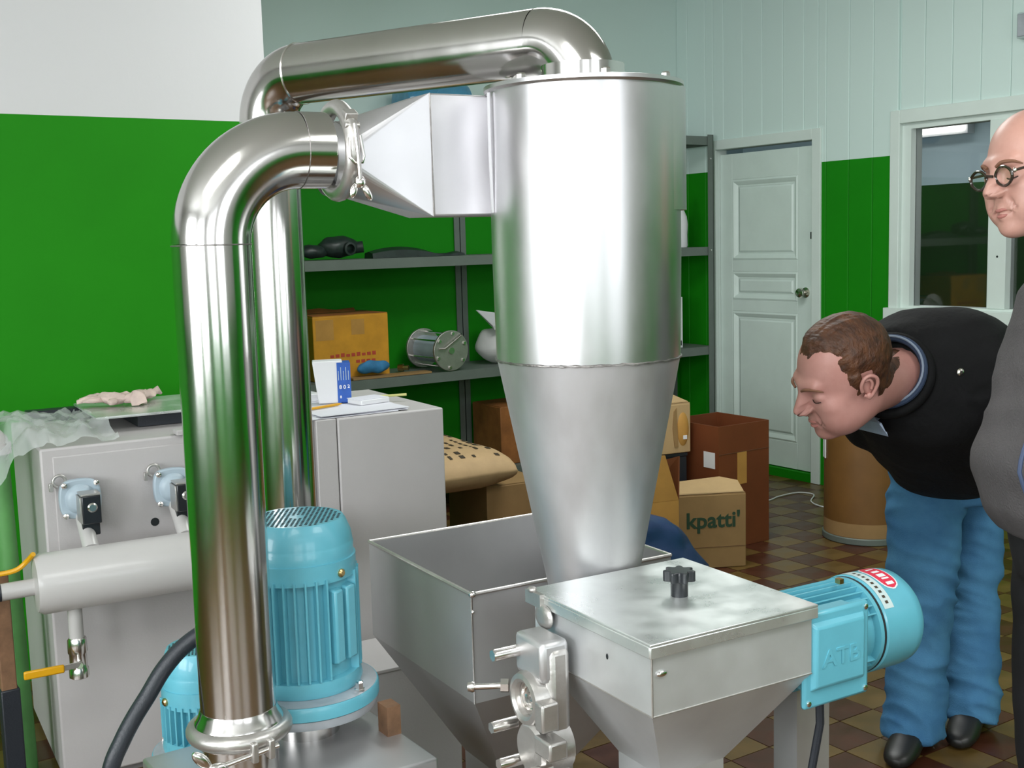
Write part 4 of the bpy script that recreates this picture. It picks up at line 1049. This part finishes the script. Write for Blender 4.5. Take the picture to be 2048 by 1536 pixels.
def head_mesh(neck_end, full=1.0, nu=132, nv=108):
    th = (np.arange(nv)+.5)/nv*PI; ph = np.arange(nu)/nu*2*PI
    T, F = np.meshgrid(th, ph, indexing='ij')
    D = np.stack([np.sin(T)*np.sin(F), np.sin(T)*np.cos(F), np.cos(T)], -1)
    lo = np.full(T.shape, .02); hi = np.full(T.shape, .34)
    # march outward to the first exit, then bisect
    r = np.full(T.shape, .03); done = np.zeros(T.shape, bool)
    for i in range(130):
        v = head_sdf(D*r[..., None], neck_end, full)
        done |= v > 0
        r = np.where(done, r, r+.0025)
    lo = r-.0025; hi = r
    for i in range(10):
        mid = (lo+hi)/2; v = head_sdf(D*mid[..., None], neck_end, full)
        lo = np.where(v < 0, mid, lo); hi = np.where(v < 0, hi, mid)
    return D*((lo+hi)/2)[..., None]
def sphere_faces(nu, nv):
    fs = [(i*nu+j, i*nu+(j+1) % nu, (i+1)*nu+(j+1) % nu, (i+1)*nu+j) for i in range(nv-1) for j in range(nu)]
    fs.append(tuple(range(nu))); fs.append(tuple(reversed(range((nv-1)*nu, nv*nu))))
    return fs
def add_ear(mb, M, s):
    """outer ear: back shell, rolled rim, inner ridge and lobe"""
    def X(p): return tuple(M @ Vector((s*p[0], p[1], p[2])))
    a = MB().ell((.073, -.014, -.004), (.007, .017, .029), 16, 12, Matrix.Rotation(-.18, 3, 'X'))
    rim = spline([(.078, .006, -.012), (.084, .006, .010), (.090, -.004, .028), (.093, -.020, .031), (.094, -.034, .018), (.092, -.034, .0), (.087, -.026, -.016), (.082, -.014, -.030), (.078, -.006, -.032), (.076, .002, -.024)], 5)
    a.tube(rim, [.0048]*len(rim), 8)
    r2 = spline([(.084, -.006, .018), (.088, -.018, .018), (.088, -.022, .004), (.084, -.016, -.012)], 4)
    a.tube(r2, .0038, 8)
    a.ell((.080, -.008, -.030), (.006, .008, .010), 12, 8)
    a.ell((.079, .005, -.006), (.005, .004, .007), 10, 8)
    k_ = Vector((.078, -.012, -.004))
    mb.add([X(k_+(Vector(p)-k_)*.80) for p in a.v], a.f)
def loft(st, seg=28, n=6):
    """st: list of (centre, half-width vector, half-depth vector, squareness)"""
    C = spline([s[0] for s in st], n); A = spline([s[1] for s in st], n); B = spline([s[2] for s in st], n)
    R = []
    for c, a, b in zip(C, A, B):
        R.append([c + a*math.copysign(abs(math.cos(2*PI*j/seg))**.85, math.cos(2*PI*j/seg)) + b*math.copysign(abs(math.sin(2*PI*j/seg))**.85, math.sin(2*PI*j/seg)) for j in range(seg)])
    return R
def limb(path, radii, seg=18, n=6):
    P = spline(path, n); rr = []
    m = len(path)
    for i in range(len(P)):
        u = i/n; k = min(m-2, int(u)); rr.append(radii[k]+(radii[k+1]-radii[k])*(u-k))
    return P, rr
def fuse(name, mb, mat, parent, voxel=.009, smooth_it=6, fold=None, disp=0.0):
    """lofts merged into one continuous surface"""
    o = part(name, mb, mat, parent, world=True, ang=180)
    r = o.modifiers.new('r', 'REMESH'); r.mode = 'VOXEL'; r.voxel_size = voxel
    s = o.modifiers.new('s', 'SMOOTH'); s.iterations = smooth_it; s.factor = .5
    dg = bpy.context.evaluated_depsgraph_get()
    me = bpy.data.meshes.new_from_object(o.evaluated_get(dg))
    o.modifiers.clear(); o.data = me
    if fold:
        n = len(me.vertices)
        co = np.empty(n*3); me.vertices.foreach_get('co', co); co = co.reshape(-1, 3)
        no = np.empty(n*3); me.vertices.foreach_get('normal', no); no = no.reshape(-1, 3)
        d = np.array([fold(Vector(p)) for p in co])
        co = co + no*d[:, None]
        me.vertices.foreach_set('co', co.ravel())
        me.update()
    me.shade_smooth()
    return o
def snap(o, p, n, off=.004, parent_xf=None):
    from mathutils.bvhtree import BVHTree
    key = o.name
    if key not in BV:
        BV[key] = BVHTree.FromPolygons([v.co for v in o.data.vertices], [tuple(f.vertices) for f in o.data.polygons])
    L = XF[o.parent.name].inverted(); n = Vector(n).normalized()
    q = L @ Vector(p)
    hit = BV[key].ray_cast(q+n*.6, -n)
    return Vector(p) if hit[0] is None else XF[o.parent.name] @ (hit[0]+n*off)
BV = {}
def hand(mb, W, F, N, s=1.0, curl=.5):
    """palm with five fingers at wrist W, pointing along F, palm normal N"""
    W = Vector(W); F = Vector(F).normalized(); N = (Vector(N)-F*F.dot(Vector(N))).normalized(); S = F.cross(N)
    P = lambda a, b, c: W + F*(a*s) + S*(b*s) + N*(c*s)
    mb.rings([[P(a, w_*math.cos(2*PI*j/14), h_*math.sin(2*PI*j/14)) for j in range(14)] for a, w_, h_ in ((-.01, .028, .020), (.02, .036, .017), (.06, .043, .015), (.095, .040, .012))])
    for b, L in ((-.031, .066), (-.010, .078), (.011, .073), (.030, .056)):
        pts = [P(.080, b, 0)]; ang = .15
        a, c = .095, 0.0
        for seg_ in (.45, .32, .23):
            a += L*seg_*math.cos(ang); c += L*seg_*math.sin(ang); pts.append(P(a, b*1.03, c)); ang += curl
        mb.tube(pts, [.0095*s, .0092*s, .0085*s, .0068*s], 10)
    mb.tube([P(.015, -.026, .004), P(.045, -.050, .012), P(.072, -.058, .022), P(.092, -.056, .032)], [.013*s, .0115*s, .010*s, .008*s], 10)

def person(name, label, loc, head_c, Fv, Uv, neck_w, skin, full=1.0, scale=1.0, group=None):
    t = thing(name, label, 'person', loc, 0, group)
    F = Vector(Fv).normalized(); U = (Vector(Uv)-F*F.dot(Vector(Uv))).normalized(); X = F.cross(U)
    M = Matrix(((X.x, F.x, U.x, head_c[0]), (X.y, F.y, U.y, head_c[1]), (X.z, F.z, U.z, head_c[2]), (0,0,0,1))) @ Matrix.Scale(scale, 4)
    ne = M.inverted() @ Vector(neck_w)
    H = head_mesh(tuple(ne), full)
    return t, M, H
def head_into(mb, M, H):
    nv, nu = H.shape[:2]
    mb.add([tuple(M @ Vector(p)) for p in H.reshape(-1, 3)], sphere_faces(nu, nv))
    for s in (1, -1): add_ear(mb, M, s)
def lips_mask(mb, M, base, H):
    pass
def hair(t, M, H, mask, mat, thick=.008, wisp=.0025):
    nv, nu = H.shape[:2]
    m = mask(H)                                     # >0 where hair grows
    jit = np.array([mnoise.noise(Vector(p)*85)*.6+mnoise.noise(Vector(p)*38) for p in H.reshape(-1, 3)]).reshape(m.shape)
    m = m + .0055*jit
    nrm = H/np.linalg.norm(H, axis=-1, keepdims=True)
    off = np.clip(m*.45-.0015, -.004, thick)
    P = []
    for i in range(nv):
        for j in range(nu):
            q = Vector(H[i, j]); n_ = mnoise.noise(Vector((q.x*150, q.y*26, q.z*70))) + .6*mnoise.noise(q*45)
            P.append(M @ (q + Vector(nrm[i, j])*(off[i, j] + (wisp*n_ if m[i, j] > 0.004 else 0))))
    keep = (m > -.012).reshape(-1)
    fs = [f for f in sphere_faces(nu, nv) if all(keep[k] for k in f)]
    used = sorted(set(k for f in fs for k in f)); idx = {k: i for i, k in enumerate(used)}
    return part('hair', MB().add([P[k] for k in used], [tuple(idx[k] for k in f) for f in fs]), mat, t, world=True, ang=180)
def face_bits(t, M, brow_mat, lid=True):
    X = lambda p: tuple(M @ Vector(p))
    for s in (1, -1):
        P, rr = limb([(s*.012, .0985, .021), (s*.026, .0955, .028), (s*.042, .083, .026), (s*.052, .070, .018)], [.0028, .0036, .0032, .0012])
        part('eyebrow', MB().tube([X(p) for p in P], rr, 8), brow_mat, t, world=True)
        part('eyelash', MB().tube([X(p) for p in spline([(s*.0195, .0835, -.0035), (s*.027, .0865, -.0060), (s*.036, .0860, -.0065), (s*.0455, .0795, -.0040)])], .0013, 6), 'lash_dark', t, world=True)
    for (pts, r_) in (([(-.021, .0795, -.0652), (-.010, .0935, -.0622), (0, .0965, -.0628), (.010, .0935, -.0622), (.021, .0795, -.0652)], .0036),
                      ([(-.018, .0800, -.0715), (-.008, .0925, -.0740), (0, .0948, -.0745), (.008, .0925, -.0740), (.018, .0800, -.0715)], .0042)):
        Q = spline(pts, 5)
        part('lip', MB().tube([X(p) for p in Q], [r_*max(.35, math.sin(PI*i/(len(Q)-1))) for i in range(len(Q))], 8), 'lip', t, world=True)

# ---- man bending over, black jacket and blue jeans
pel = Vector((2.865, 2.065, .90)); nk = Vector((2.315, 1.835, 1.135))
hc = (2.088, 1.800, 1.143)
t, M, H = person('person', 'man with short auburn hair in black jacket and blue jeans bending forward', (2.80, 2.05, 0), hc, (-0.821, 0.358, -0.430), (-0.522, -0.049, 0.848), (2.315, 1.82, 1.125), 'skin_ruddy', 1.05, 1.09)
S = Vector((-.39, .92, 0)).normalized()      # towards his right side
Tn = (nk-pel).normalized(); Nn = Tn.cross(S)
if Nn.z < 0: Nn = -Nn
body = MB()
head_into(body, M, H)
body.rings(loft([(pel-Tn*.06, S*.12, Nn*.09), (pel+Tn*.15, S*.14, Nn*.09), (pel+Tn*.40, S*.16, Nn*.10), (nk-Tn*.03, S*.08, Nn*.06)], 20, 4))
ank_r = Vector((2.712, 2.062, .085)); ank_l = Vector((2.950, 2.045, .085))
for path_ in ([pel+Vector((-.085, .01, -.10)), Vector((2.742, 2.065, .64)), Vector((2.724, 2.056, .43)), Vector((2.716, 2.060, .24)), ank_r],
              [pel+Vector((.11, .01, -.10)), Vector((3.030, 2.105, .66)), Vector((3.003, 2.083, .40)), Vector((2.965, 2.060, .22)), ank_l]):
    P, rr = limb(path_, [.07, .06, .046, .044, .034])
    body.tube(P, rr, 14)
sh_r = nk + S*.09 - Tn*.10; sh_l = nk - S*.215 - Tn*.06
el_l = Vector((2.50, 1.70, .955)); wr_l = Vector((2.74, 1.80, .94))
el_r = Vector((2.46, 2.02, .97)); wr_r = Vector((2.66, 2.14, .93))
for (a, b, c) in ((sh_l, el_l, wr_l), (sh_r, el_r, wr_r)):
    P, rr = limb([a, (a+b)/2, b, (b+c)/2, c], [.045, .042, .036, .034, .026]); body.tube(P, rr, 12)
    hand(body, c, (c-b)+Vector((0.02, 0, -.05)), (0, 0, -1), 1.0, .5)
part('body', body, 'skin_ruddy', t, world=True, ang=180)
def mask_a(Hh):
    x = np.abs(Hh[..., 0]); y = Hh[..., 1]; z = Hh[..., 2]
    front = np.where(z > .075, .066-1.05*np.maximum(0, x-.016)+.35*np.maximum(0, x-.045), .020+.012*np.clip((z-.02)/.05, 0, 1))
    front = np.where(z < .012, .018-(.012-z)*.25, front)
    bottom = np.where(y > -.004, -.022, np.where(y > -.034, .022, -.058))
    return np.minimum(np.minimum(front-y, z-bottom), np.where(y > .0, .03, .05))
hair(t, M, H, mask_a, 'hair_auburn')
face_bits(t, M, 'brow_hair')
def fold_j(p):
    q = Vector((p.x*5, p.y*5, p.z*7))
    return .010*mnoise.noise(q) + .006*(1-abs(mnoise.noise(q*2.1+Vector((9, 3, 1)))))-.003
D_ = Vector((0, 0, -1))
jk = MB()
jk.rings(loft([(pel+Vector((.02, .0, -.035)), S*.185, Nn*.175), (pel+Tn*.10-S*.01-D_*.01, S*.205, Nn*.20), (pel+Tn*.28-S*.035-D_*.01, S*.215, Nn*.215), (pel+Tn*.44-S*.06-D_*.005, S*.215, Nn*.205), (nk-Tn*.055-S*.055, S*.185, Nn*.175), (nk-S*.02-D_*.005, S*.125, Nn*.120), (nk+Tn*.035, S*.088, Nn*.085)], 30))
for (a, b, c) in ((sh_l, el_l, wr_l), (sh_r, el_r, wr_r)):
    P, rr = limb([a+Tn*.0-(a-nk)*.12, (a+b)/2, b, (b+c)/2, c], [.085, .080, .072, .066, .052]); jk.tube(P, rr, 18)
# front of the jacket hanging down under the chest
jk.rings(loft([(pel+Tn*.08+Vector((-.02, 0, -.13)), S*.13, Nn*.06), (pel+Tn*.30-S*.04+Vector((-.0, -.01, -.17)), S*.14, Nn*.075), (nk-Tn*.10-S*.05+Vector((-.0, -.0, -.14)), S*.11, Nn*.07), (nk-Tn*.0-S*.04+Vector((.0, 0, -.09)), S*.07, Nn*.04)], 20))
o = fuse('jacket', jk, 'jacket_black', t, .010, 7, fold_j)
X = lambda p: tuple(M @ Vector(p))
ncd = (nk-Vector(hc)).normalized()
VW = Vector((-.547, -.828, .12))
part('jacket_collar', MB().tube(arc(nk+Tn*.040+D_*.025, .094, S, Nn, 0, 2*PI, 40)[:-1], .013, 12, False, True), 'jacket_black', t, world=True)
part('shirt_collar', MB().tube(arc(nk+Tn*.056+D_*.020, .083, S, Nn, 0, 2*PI, 40)[:-1], .009, 10, False, True), 'collar_navy', t, world=True, label='dark navy shirt collar')
part('collar_edge', MB().tube(arc(nk+Tn*.066+D_*.019, .083, S, Nn, 0, 2*PI, 40)[:-1], .0028, 8, False, True), 'shirt_blue', t, world=True)
tri = [Vector(p) for p in ((2.176, 1.808, 1.070), (2.256, 1.738, 1.108), (2.180, 1.742, 0.998))]
P = []
for i in range(9):
    a = tri[0]*(1-i/8)+tri[1]*(i/8); row = []
    for k in range(9):
        row.append(snap(o, a*(1-k/8)+tri[2]*(k/8), VW, .007))
    P.append(row)
part('shirt_front', MB().grid(P), 'shirt_blue', t, world=True, label='pale blue shirt showing at the neck')
sp = snap(o, (2.405, 1.742, 1.127), VW, .001)
part('jacket_stud', MB().lathe([(.009, -.002), (.009, .003), (.006, .006), (.002, .007)], sp, VW, 14), 'metal_trim', t, world=True)
def fold_d(p):
    a = mnoise.noise(Vector((p.x*6+p.z*4, p.y*6-p.z*3, p.z*9)))
    b = mnoise.noise(Vector((p.x*7+4, p.y*7-p.x*5, p.z*19+p.x*9)))
    kn = math.exp(-((p.z-.44)/.10)**2) + math.exp(-((p.z-.12)/.09)**2) + .7*math.exp(-((p.z-.72)/.10)**2)
    return .014*(.42-abs(a)) + (.006+.014*kn)*(.38-abs(b))
je = MB()
je.rings(loft([(pel+Vector((.0, .0, -.02)), S*.150, Vector((.13, .05, .02))), (pel+Vector((-.0, .0, -.12)), S*.160, Vector((.135, .05, 0))), (pel+Vector((-.01, .0, -.19)), S*.135, Vector((.12, .045, 0)))], 24))
P, rr = limb([pel+Vector((-.085, .01, -.10)), Vector((2.742, 2.065, .64)), Vector((2.724, 2.056, .43)), Vector((2.716, 2.060, .24)), Vector((2.712, 2.062, .11)), Vector((2.705, 2.060, .035))], [.108, .098, .087, .078, .080, .087])
je.tube(P, rr, 22)
P, rr = limb([pel+Vector((.11, .01, -.10)), Vector((3.030, 2.105, .66)), Vector((3.003, 2.083, .40)), Vector((2.965, 2.060, .22)), Vector((2.950, 2.048, .11)), Vector((2.935, 2.045, .035))], [.095, .082, .068, .074, .082, .088])
je.tube(P, rr, 22)
fuse('jeans', je, 'denim', t, .007, 6, fold_d)
for (an, dx) in ((ank_r, Vector((-.9, -.35, 0))), (ank_l, Vector((-.9, -.4, 0)))):
    d_ = dx.normalized(); sd = Vector((-d_.y, d_.x, 0))
    st = [(an+d_*a+Vector((0, 0, h_-an.z)), sd*w_, Vector((0, 0, b_))) for a, h_, w_, b_ in ((-.09, .035, .030, .030), (-.05, .045, .038, .042), (.05, .042, .043, .040), (.12, .030, .046, .029), (.17, .022, .036, .020), (.19, .018, .015, .012))]
    part('shoe', MB().rings(loft(st, 18, 4)), 'shoe_black', t, world=True, ang=180)

# ---- bald man with glasses at the right edge, grey cardigan
hc = (2.150, 1.378, 1.574)
fx, fy = -.955, .06
t, M, H = person('person', 'bald man with dark framed glasses in grey knitted cardigan at right edge', (2.20, 1.32, 0), hc, (-0.956, 0.249, -0.136), (-0.106, 0.117, 0.977), (2.235, 1.325, 1.41), 'skin_bald', 1.0, 1.0)
F2 = Vector((-.925, .377, 0)).normalized(); S2 = Vector((-F2.y, F2.x, 0)); Z = Vector((0,0,1))
B0 = Vector((2.262, 1.301, 0))
body = MB(); head_into(body, M, H)
body.rings(loft([(B0+Z*.86, S2*.14, F2*.09), (B0+Z*1.1, S2*.14, F2*.10), (B0+Z*1.32, S2*.16, F2*.09), (B0+Z*1.42, S2*.07, F2*.06)], 20, 4))
legs2 = []
for s in (1, -1):
    hip = B0+S2*(.085*s)+Z*.86; kn_ = B0+S2*(.095*s)+F2*.015+Z*.47; an = B0+S2*(.10*s)-F2*.02+Z*.085
    P, rr = limb([hip, (hip+kn_)/2, kn_, (kn_+an)/2, an], [.08, .068, .05, .046, .034]); body.tube(P, rr, 14); legs2.append((hip, kn_, an))
arms2 = []
for s in (1, -1):
    sh = B0+S2*(.165*s)-F2*.03+Z*1.345; el = B0+S2*(.215*s)-F2*.06+Z*1.07; wr = B0+S2*(.17*s)+F2*.02+Z*.90
    P, rr = limb([sh, (sh+el)/2, el, (el+wr)/2, wr], [.045, .042, .036, .034, .026]); body.tube(P, rr, 12)
    hand(body, wr, F2*.05-S2*(.07*s)+Z*(-.02), (0, 0, -1), .95, .5); arms2.append((sh, el, wr))
part('body', body, 'skin_bald', t, world=True, ang=180)
face_bits(t, M, 'brow_hair')
def mask_b(Hh):
    x = np.abs(Hh[..., 0]); y = Hh[..., 1]; z = Hh[..., 2]
    return np.minimum(np.minimum(-.035-y, .040-z), z+.06)
hair(t, M, H, mask_b, 'hair_auburn', .003, .001)
X = lambda p: tuple(M @ Vector(p))
gl_ = []
for s in (1, -1):
    ring_ = [X((s*.0345+.0255*math.cos(a)*(1+.06*math.cos(2*a)), .1085-.016*abs(.0345+.0255*math.cos(a))**1.0/.06*.6, .001+.0185*math.sin(a))) for a in [2*PI*i/32 for i in range(32)]]
    fr_ = part('glasses_frame', MB().tube(ring_, .0030, 8, False, True), 'horn_frame', t, world=True)
    ctr = Vector((0,0,0))
    for p in ring_: ctr += Vector(p)
    ctr /= 32
    part('lens', MB().add([tuple(ctr)]+ring_, [(0, i+1, (i+1) % 32+1) for i in range(32)]), 'lens_glass', fr_, world=True)
    part('temple', MB().tube([X((s*.060, .098, .008)), X((s*.074, .085, .010)), X((s*.080, .03, .012)), X((s*.081, -.012, .012)), X((s*.080, -.03, -.006))], .0028, 8), 'horn_frame', fr_, world=True)
    part('hinge', MB().ell(X((s*.0615, .100, .008)), (.004, .004, .005), 10, 8), 'metal_trim', fr_, world=True)
part('glasses_bridge', MB().tube([X((-.010, .107, .004)), X((0, .112, .007)), X((.010, .107, .004))], .0028, 8), 'horn_frame', t, world=True)
def fold_c(p):
    return .012*mnoise.noise(Vector((p.x*6, p.y*6, p.z*7))) + .010*(.4-abs(mnoise.noise(Vector((p.x*5+p.z*5, p.y*5, p.z*10))))) + .004*(.5-abs(mnoise.noise(Vector((p.x*14, p.y*14, p.z*9)))))
cg = MB()
cg.rings(loft([(B0+Z*.845+F2*.0, S2*.165, F2*.165), (B0+Z*.90+F2*.035, S2*.180, F2*.168), (B0+Z*1.0+F2*.045, S2*.185, F2*.180), (B0+Z*1.11+F2*.03, S2*.18, F2*.160), (B0+Z*1.24+F2*.0, S2*.175, F2*.150), (B0+Z*1.345+F2*.0, S2*.145, F2*.135), (B0+Z*1.42+F2*.015, S2*.08, F2*.080), (B0+Z*1.445+F2*.02, S2*.066, F2*.066)], 30))
for (a, b, c) in arms2:
    P, rr = limb([a-Z*.02, (a+b)/2, b, (b+c)/2, c], [.070, .072, .064, .056, .044]); cg.tube(P, rr, 18); cg.ell(a-Z*.02, (.070, .070, .070), 18, 12)
oc = fuse('cardigan', cg, 'knit_grey', t, .009, 6, fold_c)
zl_ = spline([B0+F2*.15+S2*.075+Z*.87, B0+F2*.15+S2*.075+Z*1.0, B0+F2*.15+S2*.07+Z*1.13, B0+F2*.12+S2*.06+Z*1.25, B0+F2*.11+S2*.05+Z*1.35], 6)
part('zip', MB().tube([snap(oc, p, F2, .002) for p in zl_], .0045, 8), 'zip_blue', t, world=True)
tr2 = MB()
tr2.rings(loft([(B0+Z*.92, S2*.165, F2*.135), (B0+Z*.82, S2*.175, F2*.14), (B0+Z*.74, S2*.16, F2*.12)], 24))
for (hip, kn_, an) in legs2:
    P, rr = limb([hip+Z*(-.02), (hip+kn_)/2, kn_, (kn_+an)/2, an+Z*.0, an-Z*.05], [.105, .092, .075, .068, .062, .066]); tr2.tube(P, rr, 18)
fuse('trousers', tr2, 'trousers_black', t, .011, 5, lambda p: .006*mnoise.noise(Vector((p.x*7, p.y*7, p.z*12))))
for (hip, kn_, an) in legs2:
    st = [(an+F2*a+Vector((0, 0, h_-an.z)), S2*w_, Vector((0, 0, b_))) for a, h_, w_, b_ in ((-.09, .035, .030, .030), (-.05, .045, .038, .042), (.05, .042, .043, .040), (.12, .030, .046, .029), (.17, .022, .036, .020), (.19, .018, .015, .012))]
    part('shoe', MB().rings(loft(st, 18, 4)), 'shoe_black', t, world=True, ang=180)
